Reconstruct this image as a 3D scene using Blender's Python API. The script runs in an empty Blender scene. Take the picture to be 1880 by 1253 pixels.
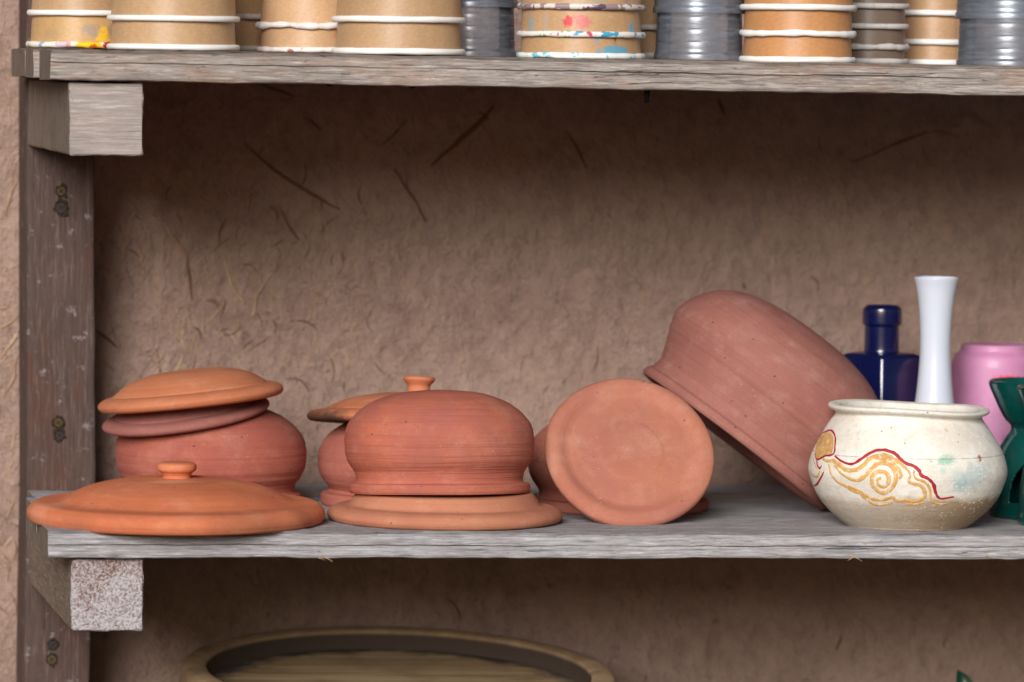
import bpy, bmesh, math, random
from mathutils import Vector, Matrix, noise
random.seed(7)
scene = bpy.context.scene
COL = scene.collection
R = math.radians

# ------------------------------------------------------------------ camera
# long lens looking slightly down and to the right at a deep open shelf
F, CX, CY, MM = 9500.0, 940.0, 626.5, 0.0005          # focal length in photo pixels, centre, metres per pixel at the shelf edge
rY = Vector((-800 - CX, CY - 80, -F)).normalized()     # world depth axis in camera space
rX = Vector((52800 - CX, CY - 747, -F))
rX = (rX - rY * rX.dot(rY)).normalized()
rZ = rX.cross(rY)
ROT = Matrix((rX, rY, rZ))                             # camera space -> world
def ray(px, py): return ROT @ Vector((px - CX, CY - py, -F))
CAM = -(ray(940, 980) * MM)                            # the front edge of the middle shelf is the world origin
def atY(px, py, Y):
    d = ray(px, py); return CAM + d * ((Y - CAM.y) / d.y)
def proj(p):
    c = ROT.transposed() @ (p - CAM); return (CX + F * c.x / -c.z, CY - F * c.y / -c.z)
def mpp(p):
    return -(ROT.transposed() @ (p - CAM)).z / F
def onZ(px, Y, zf):
    """point on the shelf surface zf(x) at depth Y that stands in photo column px"""
    x = 0.0
    for _ in range(12):
        p = Vector((x, Y, zf(x))); x += (px - proj(p)[0]) * mpp(p)
    return Vector((x, Y, zf(x)))
def line(pa, pb):
    return lambda x: pa.z + (pb.z - pa.z) * (x - pa.x) / (pb.x - pa.x)
def D(t): return t * MM                                 # depth given in front-edge pixels

cd = bpy.data.cameras.new('camera'); cam = bpy.data.objects.new('camera', cd); COL.objects.link(cam)
cam.matrix_world = Matrix.Translation(CAM) @ ROT.to_4x4()
cd.sensor_fit = 'HORIZONTAL'; cd.sensor_width = 36; cd.lens = F / 1880 * 36
cd.clip_start = 0.1; cd.clip_end = 500
cd.dof.use_dof = True; cd.dof.focus_distance = mpp(Vector((0, D(110), 0))) * F; cd.dof.aperture_fstop = 5.0
scene.camera = cam

# ------------------------------------------------------------------ node helpers
def lin(c):
    f = lambda v: v / 12.92 if v <= 0.04045 else ((v + 0.055) / 1.055) ** 2.4
    return tuple(f(v / 255) for v in c) + (1,)
class NT:
    def __init__(s, name, rough=0.85, spec=0.3):
        s.m = bpy.data.materials.new(name); s.m.use_nodes = True
        s.t = s.m.node_tree; s.n = s.t.nodes; s.b = s.n['Principled BSDF']
        s.b.inputs['Roughness'].default_value = rough; s.b.inputs['Specular IOR Level'].default_value = spec
        s.co = s.new('ShaderNodeTexCoord').outputs['Object']
    def new(s, t, **kw):
        n = s.n.new(t)
        for k, v in kw.items(): setattr(n, k, v)
        return n
    def put(s, sock, v):
        if isinstance(v, bpy.types.NodeSocket): s.t.links.new(v, sock)
        else: sock.default_value = v
    def map(s, scale, loc=(0, 0, 0), rot=(0, 0, 0), co=None):
        n = s.new('ShaderNodeMapping'); s.put(n.inputs['Vector'], co or s.co)
        n.inputs['Scale'].default_value = scale; n.inputs['Location'].default_value = loc; n.inputs['Rotation'].default_value = rot
        return n.outputs[0]
    def noise(s, co, scale=1, detail=4, rough=0.55, dist=0):
        n = s.new('ShaderNodeTexNoise'); s.put(n.inputs['Vector'], co)
        n.inputs['Scale'].default_value = scale; n.inputs['Detail'].default_value = detail
        n.inputs['Roughness'].default_value = rough; n.inputs['Distortion'].default_value = dist
        return n.outputs[0]
    def vor(s, co, scale=1, rnd=1):
        n = s.new('ShaderNodeTexVoronoi'); s.put(n.inputs['Vector'], co); n.inputs['Scale'].default_value = scale
        n.inputs['Randomness'].default_value = rnd
        return n.outputs['Distance']
    def ramp(s, fac, *stops):
        n = s.new('ShaderNodeValToRGB'); s.put(n.inputs[0], fac); e = n.color_ramp.elements
        while len(e) < len(stops): e.new(0.5)
        for i, (p, c) in enumerate(stops):
            e[i].position = p; e[i].color = c if len(c) == 4 else lin(c)
        return n.outputs[0]
    def rng(s, fac, a, b, lo=0.0, hi=1.0):
        n = s.new('ShaderNodeMapRange'); s.put(n.inputs[0], fac)
        for i, v in enumerate((a, b, lo, hi)): n.inputs[i + 1].default_value = v
        return n.outputs[0]
    def mix(s, fac, a, b, mode='MIX'):
        n = s.new('ShaderNodeMix', data_type='RGBA', blend_type=mode)
        s.put(n.inputs[0], fac)
        for i, v in ((6, a), (7, b)):
            if isinstance(v, tuple) and len(v) == 3: v = lin(v)
            s.put(n.inputs[i], v)
        return n.outputs[2]
    def math(s, op, a, b=0.0, c=None):
        n = s.new('ShaderNodeMath', operation=op); s.put(n.inputs[0], a); s.put(n.inputs[1], b)
        if c is not None: s.put(n.inputs[2], c)
        return n.outputs[0]
    def sep(s, co=None):
        n = s.new('ShaderNodeSeparateXYZ'); s.put(n.inputs[0], co or s.co); return n.outputs
    def blob(s, p, r, wob=0.5, soft=0.25, stretch=(1, 1, 1), freq=None):
        """0..1 mask of a ragged stain of radius r around object-space point p"""
        m = s.new('ShaderNodeVectorMath', operation='SUBTRACT'); s.put(m.inputs[0], s.co); m.inputs[1].default_value = p
        d = s.new('ShaderNodeVectorMath', operation='DIVIDE'); s.put(d.inputs[0], m.outputs[0])
        d.inputs[1].default_value = tuple(r * q for q in stretch)
        l = s.new('ShaderNodeVectorMath', operation='LENGTH'); s.put(l.inputs[0], d.outputs[0])
        nz = s.noise(s.map((1, 1, 1), (p[0] * 37, r * 91, p[2] * 53)), freq or 1.6 / r, 4, 0.6)
        v = s.math('MULTIPLY_ADD', s.math('SUBTRACT', nz, 0.5), wob * 4, l.outputs['Value'])
        return s.rng(v, 1 + soft, 1 - soft)
    def bump(s, h, strength=0.3, dist=0.001):
        n = s.new('ShaderNodeBump'); s.put(n.inputs['Height'], h); n.inputs['Strength'].default_value = strength
        n.inputs['Distance'].default_value = dist
        if s.b.inputs['Normal'].is_linked: s.put(n.inputs['Normal'], s.b.inputs['Normal'].links[0].from_socket)
        s.put(s.b.inputs['Normal'], n.outputs[0])
    def done(s, col):
        s.put(s.b.inputs['Base Color'], col); return s.m

def terracotta(name, base, alt, pale=None, streak=0.5, seed=0.0, amt=0.5, specks=1.0, stains=(), bump=0.5, smudge=0.5):
    """wheel-thrown unglazed clay: turning lines, clay blotches, lime specks and pits"""
    s = NT(name, 0.82, 0.28)
    off = (seed * 3.1, seed * 1.7, seed * 2.3)
    big = s.noise(s.map((14, 14, 14), off), 1, 4, 0.6)
    c = s.mix(s.rng(big, 0.5 - 0.22, 0.5 + 0.22, 0.5 - amt, 0.5 + amt), base, alt)
    tl = s.noise(s.map((9, 9, 420), off), 1, 5, 0.6)
    tl2 = s.noise(s.map((5, 5, 110), off), 1, 3, 0.5)
    c = s.mix(s.rng(tl, 0.3, 0.75, 0.0, streak), c, tuple(int(v * 0.83) for v in base))
    c = s.mix(s.rng(tl2, 0.45, 0.75, 0.0, 0.45 * streak), c, pale or tuple(min(255, int(v * 1.1 + 12)) for v in base))
    dust = s.noise(s.map((40, 40, 55), off), 1, 8, 0.7)
    c = s.mix(s.rng(dust, 0.56, 0.8, 0.0, 0.26), c, (214, 176, 158))
    bl = s.noise(s.map((20, 20, 26), (off[2], off[0], 2)), 1, 7, 0.72)
    c = s.mix(s.rng(bl, 0.5, 0.68, 0.0, 0.42), c, tuple(min(255, int(v * 0.78 + 58)) for v in base))
    c = s.mix(s.rng(bl, 0.46, 0.3, 0.0, 0.4), c, tuple(int(v * q) for v, q in zip(base, (0.86, 0.8, 0.82))))
    fine = s.noise(s.map((600, 600, 600)), 1, 3, 0.6)
    c = s.mix(s.rng(fine, 0.3, 0.7, 0.0, 0.22), c, tuple(int(v * 0.8) for v in base))
    sm = s.noise(s.map((30, 30, 60), (off[1], 4, off[0])), 1, 6, 0.7)
    c = s.mix(s.rng(sm, 0.62, 0.78, 0.0, smudge), c, (96, 62, 52))
    sp = s.vor(s.map((240, 240, 240), off), 1); gate = s.noise(s.map((50, 50, 50), off), 1, 3)
    c = s.mix(s.math('MULTIPLY', s.rng(sp, 0.15, 0.07, 0, 0.55 * specks), s.rng(gate, 0.57, 0.68)), c, (232, 208, 192))
    dk = s.vor(s.map((95, 95, 120), (off[2], 2, 3)), 1); g2 = s.noise(s.map((45, 45, 45), (7, off[0], 1)), 1, 2)
    pit = s.math('MULTIPLY', s.rng(dk, 0.13, 0.06), s.rng(g2, 0.56, 0.62))
    c = s.mix(s.math('MULTIPLY', pit, 0.8), c, (70, 40, 34))
    for p, r, colr, a, st_ in stains:
        c = s.mix(s.math('MULTIPLY', s.blob(p, r, 0.45, 0.5, st_), a), c, colr)
    s.bump(s.math('ADD', s.math('MULTIPLY', tl, 0.7), s.math('MULTIPLY', tl2, 1.3)), bump, 0.0016)
    s.bump(fine, 0.35, 0.0006)
    s.bump(pit, 0.6, -0.001)
    return s.done(c)

def wood(name, light, dark, brown, axis='X', seed=0.0, bamt=0.5, contrast=1.0, spots=None, moss=0.0):
    """grey weathered timber with the grain along one axis"""
    s = NT(name, 0.9, 0.2)
    def sc(l, c): return {'X': (l, c, c), 'Y': (c, l, c), 'Z': (c, c, l)}[axis]
    off = (seed, seed * 2.7, seed * 1.3)
    g = s.noise(s.map(sc(16, 430), off), 1, 8, 0.72, 0.35)
    g2 = s.noise(s.map(sc(3.5, 85), off), 1, 6, 0.66, 0.6)
    c = s.mix(s.rng(g, 0.33, 0.68), dark, light)
    c = s.mix(s.rng(g2, 0.42, 0.72, 0.0, 0.5 * contrast), c, dark)
    b = s.noise(s.map(sc(9, 26), (off[1], off[2], 5)), 1, 6, 0.7)
    c = s.mix(s.rng(b, 0.5, 0.7, 0.0, bamt), c, brown)
    w = s.noise(s.map(sc(30, 170), (1, off[0], 9)), 1, 5, 0.7)
    c = s.mix(s.rng(w, 0.58, 0.75, 0.0, 0.5), c, tuple(min(255, v + 26) for v in light))
    cr = s.noise(s.map(sc(4.0, 190), (off[2], 3, off[0])), 1, 2, 0.5, 0.2)
    cr = s.math('ABSOLUTE', s.math('SUBTRACT', cr, 0.5))
    gate = s.noise(s.map(sc(6, 45), (3, off[1], 2)), 1, 3)
    crk = s.math('MULTIPLY', s.rng(cr, 0.012, 0.002), s.rng(gate, 0.56, 0.64))
    c = s.mix(s.math('MULTIPLY', crk, 0.75 * contrast), c, (58, 48, 44))
    sp = s.noise(s.map((170, 170, 170), off), 1, 4, 0.7)
    c = s.mix(s.rng(sp, 0.66, 0.74, 0.0, 0.6), c, (92, 76, 66))
    hz = s.noise(s.map(sc(11, 16), (off[2], 8, 1)), 1, 6, 0.7)
    c = s.mix(s.rng(hz, 0.52, 0.72, 0.0, 0.4 * contrast), c, tuple(int(v * 0.72) for v in dark))
    fl = s.noise(s.map(sc(34, 470), (off[0], 1, 1)), 1, 4, 0.7)
    c = s.mix(s.rng(fl, 0.52, 0.66, 0.0, 0.75 * contrast), c, tuple(int(v * 0.78) for v in dark))
    c = s.mix(s.rng(fl, 0.45, 0.33, 0.0, 0.6), c, tuple(min(255, v + 26) for v in light))
    pk = s.noise(s.map(sc(70, 260), (2, off[1], 4)), 1, 3, 0.6)
    c = s.mix(s.rng(pk, 0.66, 0.72, 0.0, 0.7 * contrast), c, (84, 72, 64))
    if spots:
        q = s.noise(s.map((70, 70, 70), (5, 5, off[0])), 1, 5, 0.75)
        c = s.mix(s.rng(q, 0.6, 0.68, 0.0, spots[1]), c, spots[0])
    s.bump(s.math('SUBTRACT', s.math('ADD', g, s.math('MULTIPLY', g2, 0.6)), s.math('MULTIPLY', crk, 0.8)), 0.75, 0.0018)
    return s.done(c)

def simple(name, col, rough=0.5, spec=0.5, var=0.0, coat=0.0, scale=60, vcol=None, metal=0.0):
    s = NT(name, rough, spec); c = s.mix(0.0, col, col)
    n = s.noise(s.map((scale,) * 3), 1, 5, 0.65)
    if var: c = s.mix(s.rng(n, 0.35, 0.7, 0, var), col, vcol or tuple(int(v * 0.7) for v in col))
    s.b.inputs['Coat Weight'].default_value = coat; s.b.inputs['Coat Roughness'].default_value = 0.06
    s.b.inputs['Metallic'].default_value = metal
    s.bump(n, 0.15, 0.0006)
    return s.done(c)

# ------------------------------------------------------------------ mesh helpers
def mesh_obj(name, verts, faces, mats, parent=None, smooth=True, idx=None):
    me = bpy.data.meshes.new(name); me.from_pydata([tuple(v) for v in verts], [], faces)
    for m in (mats if isinstance(mats, (list, tuple)) else [mats]): me.materials.append(m)
    if smooth: me.polygons.foreach_set('use_smooth', [True] * len(me.polygons))
    if idx: me.polygons.foreach_set('material_index', idx)
    bm = bmesh.new(); bm.from_mesh(me); bmesh.ops.recalc_face_normals(bm, faces=bm.faces); bm.to_mesh(me); bm.free()
    o = bpy.data.objects.new(name, me); COL.objects.link(o)
    if parent: o.parent = parent
    return o
def tag(o, label, cat, group=None, kind=None):
    o['label'] = label; o['category'] = cat
    if group: o['group'] = group
    if kind: o['kind'] = kind
    return o
def empty(name, loc, rot=None):
    o = bpy.data.objects.new(name, None); COL.objects.link(o); o.location = loc; o.empty_display_size = 0.02
    if rot is not None: o.rotation_euler = rot.to_euler()
    return o
def smooth_profile(pts, n=5):
    """Catmull-Rom through (r, z) points; a third item marks a sharp corner"""
    runs, cur = [], []
    for p in pts:
        cur.append(p[:2])
        if len(p) > 2 and len(cur) > 1: runs.append(cur); cur = [p[:2]]
    if len(cur) > 1: runs.append(cur)
    out = []
    for run in runs:
        q = [run[0]] + run + [run[-1]]
        for i in range(1, len(q) - 2):
            a, b, c, d = (Vector(v) for v in q[i - 1:i + 3])
            for j in range(n):
                t = j / n
                out.append(0.5 * (2 * b + (c - a) * t + (2 * a - 5 * b + 4 * c - d) * t * t + (3 * b - a - 3 * c + d) * t ** 3))
        out.append(Vector(run[-1])); 
    res = [out[0]]
    for p in out[1:]:
        if (p - res[-1]).length > 1e-6: res.append(p)
    return res
def lathe_data(pts, k, seg=112, n=5, wob=0.006, seed=0.0, warp=None, skip=None, ripple=0.0):
    pr = smooth_profile(pts, n); vs, fs = [], []
    for p in pr:
        r, z = max(p[0], 0.0) * k, p[1] * k
        r *= 1 + ripple * (noise.noise((seed, 1, p[1] * 0.075)) + 0.6 * noise.noise((seed, 7, p[1] * 0.2)))
        for i in range(seg):
            a = 2 * math.pi * i / seg
            w = 1 + wob * noise.noise((math.cos(a) * 1.3 + seed, math.sin(a) * 1.3, z * 9 + seed)) + 0.35 * wob * noise.noise((seed, math.cos(a) * .4, z * 60))
            v = Vector((r * w * math.cos(a), r * w * math.sin(a), z + wob * 0.5 * r * noise.noise((math.cos(a) + 9, math.sin(a), seed))))
            vs.append(warp(v) if warp else v)
    for j in range(len(pr) - 1):
        for i in range(seg):
            i2 = (i + 1) % seg
            if skip and skip(j, 2 * math.pi * (i + .5) / seg, (pr[j][1] + pr[j + 1][1]) / 2): continue
            fs.append((j * seg + i, j * seg + i2, (j + 1) * seg + i2, (j + 1) * seg + i))
    return vs, fs
def lathe(name, pts, k, mat, parent=None, **kw):
    vs, fs = lathe_data(pts, k, **kw)
    o = mesh_obj(name, vs, fs, mat, parent)
    bm = bmesh.new(); bm.from_mesh(o.data); bmesh.ops.remove_doubles(bm, verts=bm.verts, dist=1e-6); 
    bmesh.ops.recalc_face_normals(bm, faces=bm.faces); bm.to_mesh(o.data); bm.free()
    return o
def rotm(pitch=0, roll=0, yaw=0):
    return Matrix.Rotation(R(yaw), 3, 'Z') @ Matrix.Rotation(R(roll), 3, 'Y') @ Matrix.Rotation(R(pitch), 3, 'X')

# ------------------------------------------------------------------ the two shelf lines (front top edges)
ua, ub = atY(93, 91, 0), atY(1880, 123, 0)
ma, mb = atY(88, 975, 0), atY(1880, 979.5, 0)
ztop, zmid = line(ua, ub), line(ma, mb)
GROUND = -0.80
WALL = D(1075)

# ------------------------------------------------------------------ materials
M = {}
M['plank_up'] = wood('weathered_plank_upper', (182, 174, 169), (134, 124, 118), (174, 136, 112), 'X', 1.3, 0.65)
M['plank_mid'] = wood('weathered_plank_middle', (188, 187, 191), (140, 137, 139), (166, 146, 132), 'X', 4.1, 0.3)
M['endgrain'] = wood('plank_end_grain', (146, 133, 121), (100, 89, 80), (124, 106, 92), 'Z', 2.2, 0.4)
M['beam'] = wood('beam_side', (146, 132, 118), (108, 96, 86), (124, 104, 86), 'Y', 3.3, 0.45, 0.7)
M['beamup'] = wood('beam_side_upper', (146, 132, 120), (106, 95, 86), (126, 106, 90), 'Z', 3.9, 0.4, 0.8)
M['beamend'] = wood('beam_end_grain', (180, 172, 168), (150, 141, 137), (156, 134, 126), 'X', 6.2, 0.5, 0.3)
M['post'] = wood('brown_post', (96, 80, 75), (74, 60, 56), (98, 62, 48), 'Z', 8.7, 0.7, 0.3, ((158, 150, 152), 0.6))
def rough_end():
    s = NT('rough_whitewashed_end', 0.95, 0.1)
    v = s.noise(s.map((420, 420, 460)), 1, 4, 0.75); b = s.noise(s.map((24, 24, 24), (3, 1, 8.3)), 1, 4, 0.6)
    z = s.sep()[2]
    c = s.mix(s.rng(v, 0.38, 0.54), (138, 118, 112), (200, 196, 200))
    c = s.mix(s.math('MULTIPLY', s.rng(b, 0.47, 0.6, 0, 0.85), s.rng(v, 0.66, 0.46)), c, (122, 82, 70))
    s.bump(v, 0.9, 0.003)
    return s.done(c)
M['roughend'] = rough_end()
M['soot'] = simple('black_crust', (14, 12, 11), 0.95, 0.05)
M['brass'] = simple('old_screw_metal', (92, 78, 46), 0.7, 0.3, 0.9, metal=0.3, scale=400)
M['steel'] = simple('grey_screw_metal', (70, 66, 66), 0.8, 0.3, 0.6, metal=0.6, scale=400)
M['hole'] = simple('dark_hole', (40, 32, 28), 0.9, 0.1, 0.7, scale=500, vcol=(78, 62, 54))

# ------------------------------------------------------------------ sweeps for timber
def timber(name, prof, A, B, mats, parent, n=120, rag=0.0008, seed=0.0, groove=None, axis='X'):
    """a board with the cross-section prof (list of (depth, up) in metres, closed) swept from A to B; ends get the second material"""
    d = B - A; vs, fs, idx = [], [], []; m = len(prof)
    for i in range(n + 1):
        c = A + d * (i / n)
        for j, (y, z) in enumerate(prof):
            q = noise.noise_vector((c.x * 14 + seed, c.y * 14 + z * 40, y * 40 + seed)) * rag + noise.noise_vector((c.x * 70 + seed, c.y * 70 + z * 90, y * 80)) * rag * 0.6
            if groove and j in groove:
                y = y * max(0.0, min(1.0, 0.75 + 1.6 * noise.noise((c.x * 5 + seed, 3, 1)))) if y > 0 else y
            if axis == 'X': vs.append(Vector((c.x + q.x * (1 if i in (0, n) else 0), c.y + y + q.y, c.z + z + q.z)))
            else: vs.append(Vector((c.x + y + q.y, c.y, c.z + z + q.z)))
    for i in range(n):
        for j in range(m):
            j2 = (j + 1) % m
            fs.append((i * m + j, i * m + j2, (i + 1) * m + j2, (i + 1) * m + j)); idx.append(0)
    # closed ends with a rounded, slightly sunk face
    for i, s in ((0, -1), (n, 1)):
        ring = [i * m + j for j in range(m)]
        fs.append(tuple(ring)); idx.append(1)
    return mesh_obj(name, vs, fs, mats, parent, smooth=False, idx=idx)
def board_profile(w, h, r=0.003, crack=None, front_steps=10):
    """closed (depth, up) outline, top at 0, front at depth 0, with worn front edges and an optional split line in the front face"""
    p = [(w, -h), (w, 0)]
    for i in range(6): p.append((w * (0.8 - 0.155 * i), 0))
    for a in (90, 60, 30, 0): p.append((r - r * math.cos(R(90 - a)), -r + r * math.sin(R(a))))
    g = []
    for i in range(1, front_steps):
        z = -r - (h - 2 * r) * i / front_steps
        p.append((0, z))
    if crack:
        k = [i for i, v in enumerate(p) if v[0] == 0 and -h < v[1] < 0 and v[1] > -h * crack][-1] + 1
        p[k:k] = [(0, -h * crack + 0.0006), (0.0035, -h * crack), (0, -h * crack - 0.0006)]; g = [k + 1]
        p = [v for i, v in enumerate(p) if i in (k, k + 1, k + 2) or not (v[0] == 0 and abs(v[1] + h * crack) < 0.0014)]
        g = [i for i, v in enumerate(p) if v == (0.0035, -h * crack)]
    for a in (0, 45, 90): p.append((r - r * math.cos(R(a)), -h + r - r * math.sin(R(a))))
    return p, g

rack = empty('wooden_shelf', (0, 0, GROUND))
tag(rack, 'weathered grey timber shelf of two plank tiers on square beams and a dark post', 'shelf')
def rack_part(o):
    o.parent = rack; o.matrix_parent_inverse = Matrix.Translation((0, 0, -GROUND)); return o

XR = 1.35
def tier(zf, hpx_l, hpx_r, mats, specs, seed, crack):
    specs = specs + [(182, 856, 1066, 50, None)]
    for i, (px, t0, t1, hh, cr) in enumerate(specs):
        a = onZ(px, D(t0), zf); b = Vector((XR, D(t0), zf(XR)))
        h = hh * mpp(a)
        pr, g = board_profile(D(t1 - t0) * 1.0, h, 0.0032 if i == 0 else 0.002, cr)
        rack_part(timber('shelf_plank', pr, a, b, mats, None, 420 if i == 0 else 90, 0.0011, seed + i * 5, g))
tier(ztop, 57, 53, [M['plank_up'], M['endgrain']], [(93, 0, 224, 56, 0.42), (61, 231, 392, 52, None), (46, 398, 604, 50, None), (40, 610, 850, 52, None)], 2.0, 0.45)
tier(zmid, 53, 45, [M['plank_mid'], M['endgrain']], [(88, 0, 238, 50, 0.52), (67, 243, 470, 50, None), (66, 475, 690, 50, None), (64, 695, 852, 50, None)], 9.0, 0.5)

def box_mesh(name, x0, x1, y0, y1, z0, z1, mats, ny=24, seed=0.0, rag=0.0008, bev=0.0025, front_mat=1, shear=0.0):
    """squared beam along depth with worn arrises"""
    pr = []
    w, h = x1 - x0, z1 - z0
    for cx, cz, a0 in ((w - bev, h - bev, 0), (bev, h - bev, 90), (bev, bev, 180), (w - bev, bev, 270)):
        for k in range(4): pr.append((cx + bev * math.cos(R(a0 + 30 * k)), cz + bev * math.sin(R(a0 + 30 * k))))
    full = []
    for i, p in enumerate(pr):
        full.append(p); q = pr[(i + 1) % len(pr)]
        if math.hypot(q[0] - p[0], q[1] - p[1]) > 0.02:
            for s in range(1, 10): full.append((p[0] + (q[0] - p[0]) * s / 10, p[1] + (q[1] - p[1]) * s / 10))
    m = len(full); vs, fs, idx = [], [], []
    for i in range(ny + 1):
        y = y0 + (y1 - y0) * i / ny
        for (x, z) in full:
            q = noise.noise_vector((x * 60 + seed, y * 14, z * 60)) * rag
            if i == 0: q = q + noise.noise_vector((x * 160 + seed, 5, z * 160)) * rag * 1.2
            vs.append(Vector((x0 + x + q.x + shear * (y - y0), y + (q.y if i == 0 else 0), z0 + z + q.z)))
    for i in range(ny):
        for j in range(m): fs.append((i * m + j, i * m + (j + 1) % m, (i + 1) * m + (j + 1) % m, (i + 1) * m + j)); idx.append(0)
    # small chamfered front face
    c0 = len(vs)
    for (x, z) in full:
        xx, zz = w / 2 + (x - w / 2) * 0.965, h / 2 + (z - h / 2) * 0.965
        q = noise.noise_vector((xx * 160 + seed, 8, zz * 160)) * rag
        vs.append(Vector((x0 + xx, y0 - 0.0018 + q.y * 0.5, z0 + zz)))
    for j in range(m): fs.append((j, c0 + j, c0 + (j + 1) % m, (j + 1) % m)); idx.append(front_mat)
    fs.append(tuple(range(c0, c0 + m))); idx.append(front_mat)
    fs.append(tuple(ny * m + j for j in reversed(range(m)))); idx.append(front_mat)
    return mesh_obj(name, vs, fs, mats, None, smooth=False, idx=idx)
def beam(x0p, x1p, ytop, ybot, mats, seed, zf, hh):
    yf = D(26)
    a, b = atY(x0p, ybot, yf), atY(x1p, ybot - 2, yf)
    zt = min(zf(a.x), zf(b.x)) - hh * MM - 0.0005
    return rack_part(box_mesh('support_beam', a.x, b.x, yf, D(858), a.z, zt, mats, 24, seed))
beam(126, 262, 150, 285, [M['beamup'], M['beamend']], 1.0, ztop, 57)
beam(130, 262, 1030, 1159, [M['beam'], M['roughend']], 5.0, zmid, 51)

up0 = [o for o in COL.objects if o.name == 'shelf_plank'][0]
def lump(px, y0, y1, wpx, seed):
    a, b = atY(px, y0, D(30)), atY(px, y1, D(30)); vs, fs = [], []; k = mpp(a)
    for j in range(9):
        f = j / 8; c = a + (b - a) * f; rr = wpx * .5 * k * (0.9 - 0.35 * f if j < 8 else .1)
        for i in range(9):
            an = 2 * math.pi * i / 9; q = 1 + 0.6 * noise.noise((math.cos(an) * 2 + seed, math.sin(an) * 2, f * 5))
            vs.append((c.x + rr * q * math.cos(an), c.y + rr * q * math.sin(an), c.z))
    for j in range(8):
        for i in range(9): fs.append((j * 9 + i, j * 9 + (i + 1) % 9, (j + 1) * 9 + (i + 1) % 9, (j + 1) * 9 + i))
    o = mesh_obj('nail_tip', vs, fs, M['soot']); o.parent = up0; return o
lump(1187, 160, 190, 15, 1.0); lump(757, 148, 163, 20, 2.0); lump(603, 146, 159, 20, 4.0)
# post: front face follows the photo's slight lean, built from rows of (y, left, right)
rows = [(-420, 50, 172), (100, 49, 173), (500, 49, 174), (900, 50, 176), (1085, 46, 168), (1253, 44, 165), (2350, 38, 158)]
vs, fs = [], []
yf, yb = D(862), D(1040)
dense = []
for (a, b) in zip(rows, rows[1:]):
    k = max(2, int((b[0] - a[0]) / 25))
    for i in range(k): dense.append(tuple(a[j] + (b[j] - a[j]) * i / k for j in range(3)))
dense.append(rows[-1])
for (py, xl, xr) in dense:
    a, b = atY(xl, py, yf), atY(xr, py, yf)
    z = a.z if a.z > GROUND else GROUND
    q = [noise.noise((z * 22, 3.1 + i, 7)) * 0.0009 for i in range(2)]
    e = 0.0035
    for (x, y) in ((a.x, yb), (a.x, yf + 0.03), (a.x + q[0], yf + e), (a.x + e * .35 + q[0], yf + e * .3), (a.x + e * 1.2 + q[0], yf), (a.x * .5 + b.x * .5, yf + q[1]), (b.x - e + q[1], yf), (b.x - e * .3 + q[1], yf + e * .3), (b.x + q[1], yf + e), (b.x, yb)):
        vs.append(Vector((x, y, z)))
m = 10
for i in range(len(dense) - 1):
    for j in range(m): fs.append((i * m + j, i * m + (j + 1) % m, (i + 1) * m + (j + 1) % m, (i + 1) * m + j))
fs.append(tuple(range(m))); fs.append(tuple((len(dense) - 1) * m + j for j in reversed(range(m))))
post = rack_part(mesh_obj('post', vs, fs, M['post'], None, smooth=False))

def disc(bm, c, r, z0, z1, seg=20):
    vs0 = [bm.verts.new((c[0] + r * math.cos(2 * math.pi * i / seg), z0, c[1] + r * math.sin(2 * math.pi * i / seg))) for i in range(seg)]
    vs1 = [bm.verts.new((c[0] + r * .9 * math.cos(2 * math.pi * i / seg), z1, c[1] + r * .9 * math.sin(2 * math.pi * i / seg))) for i in range(seg)]
    for i in range(seg): bm.faces.new((vs0[i], vs0[(i + 1) % seg], vs1[(i + 1) % seg], vs1[i]))
    return bm.faces.new(vs1)
def screw(px, py, r, mat, cross=True, ragged=True):
    c = atY(px, py, yf); k = mpp(c)
    # ragged drill hole collar, with the screw head sitting in it
    seg = 26; vs, fs = [], []
    for q, (rr, y) in enumerate(((1.25, -0.0002), (1.15, -0.0005), (0.95, -0.0006), (0.9, 0.0006))):
        for i in range(seg):
            a = 2 * math.pi * i / seg
            w = rr * r * k * (1 + (0.55 * noise.noise((math.cos(a) * 2.1 + px, math.sin(a) * 2.1, q * .3 + py)) if ragged else 0))
            vs.append((c.x + w * math.cos(a), c.y + y - 0.0009, c.z + w * 1.15 * math.sin(a)))
    for q in range(3):
        for i in range(seg): fs.append((q * seg + i, q * seg + (i + 1) % seg, (q + 1) * seg + (i + 1) % seg, (q + 1) * seg + i))
    fs.append(tuple(3 * seg + i for i in range(seg)))
    o = mesh_obj('screw', vs, fs, M['hole'], None)
    o.parent = post; o.matrix_parent_inverse = post.matrix_world.inverted() @ Matrix.Identity(4)
    bm = bmesh.new()
    disc(bm, (c.x, c.z), r * .92 * k, c.y - 0.0006, c.y - 0.0017)
    me = bpy.data.meshes.new('screw'); 
    n0 = len(bm.faces)
    if cross:
        for ang in (35, 125):
            d, e = Vector((math.cos(R(ang)), 0, math.sin(R(ang)))) * r * .62 * k, Vector((-math.sin(R(ang)), 0, math.cos(R(ang)))) * r * .14 * k
            p = Vector((c.x, c.y - (0.00176 if ang == 35 else 0.0018), c.z))
            bm.faces.new([bm.verts.new(p + s1 * d + s2 * e) for s1, s2 in ((1, 1), (-1, 1), (-1, -1), (1, -1))])
    else:
        disc(bm, (c.x, c.z), r * .4 * k, c.y - 0.0016, c.y - 0.0018, 14)
    bm.faces.ensure_lookup_table()
    for i, f in enumerate(bm.faces): f.material_index = 1 if i >= n0 else 0
    bm.to_mesh(me); bm.free(); me.materials.append(mat); me.materials.append(M['hole'])
    o2 = bpy.data.objects.new('screw', me); COL.objects.link(o2); o2.parent = post
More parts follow.
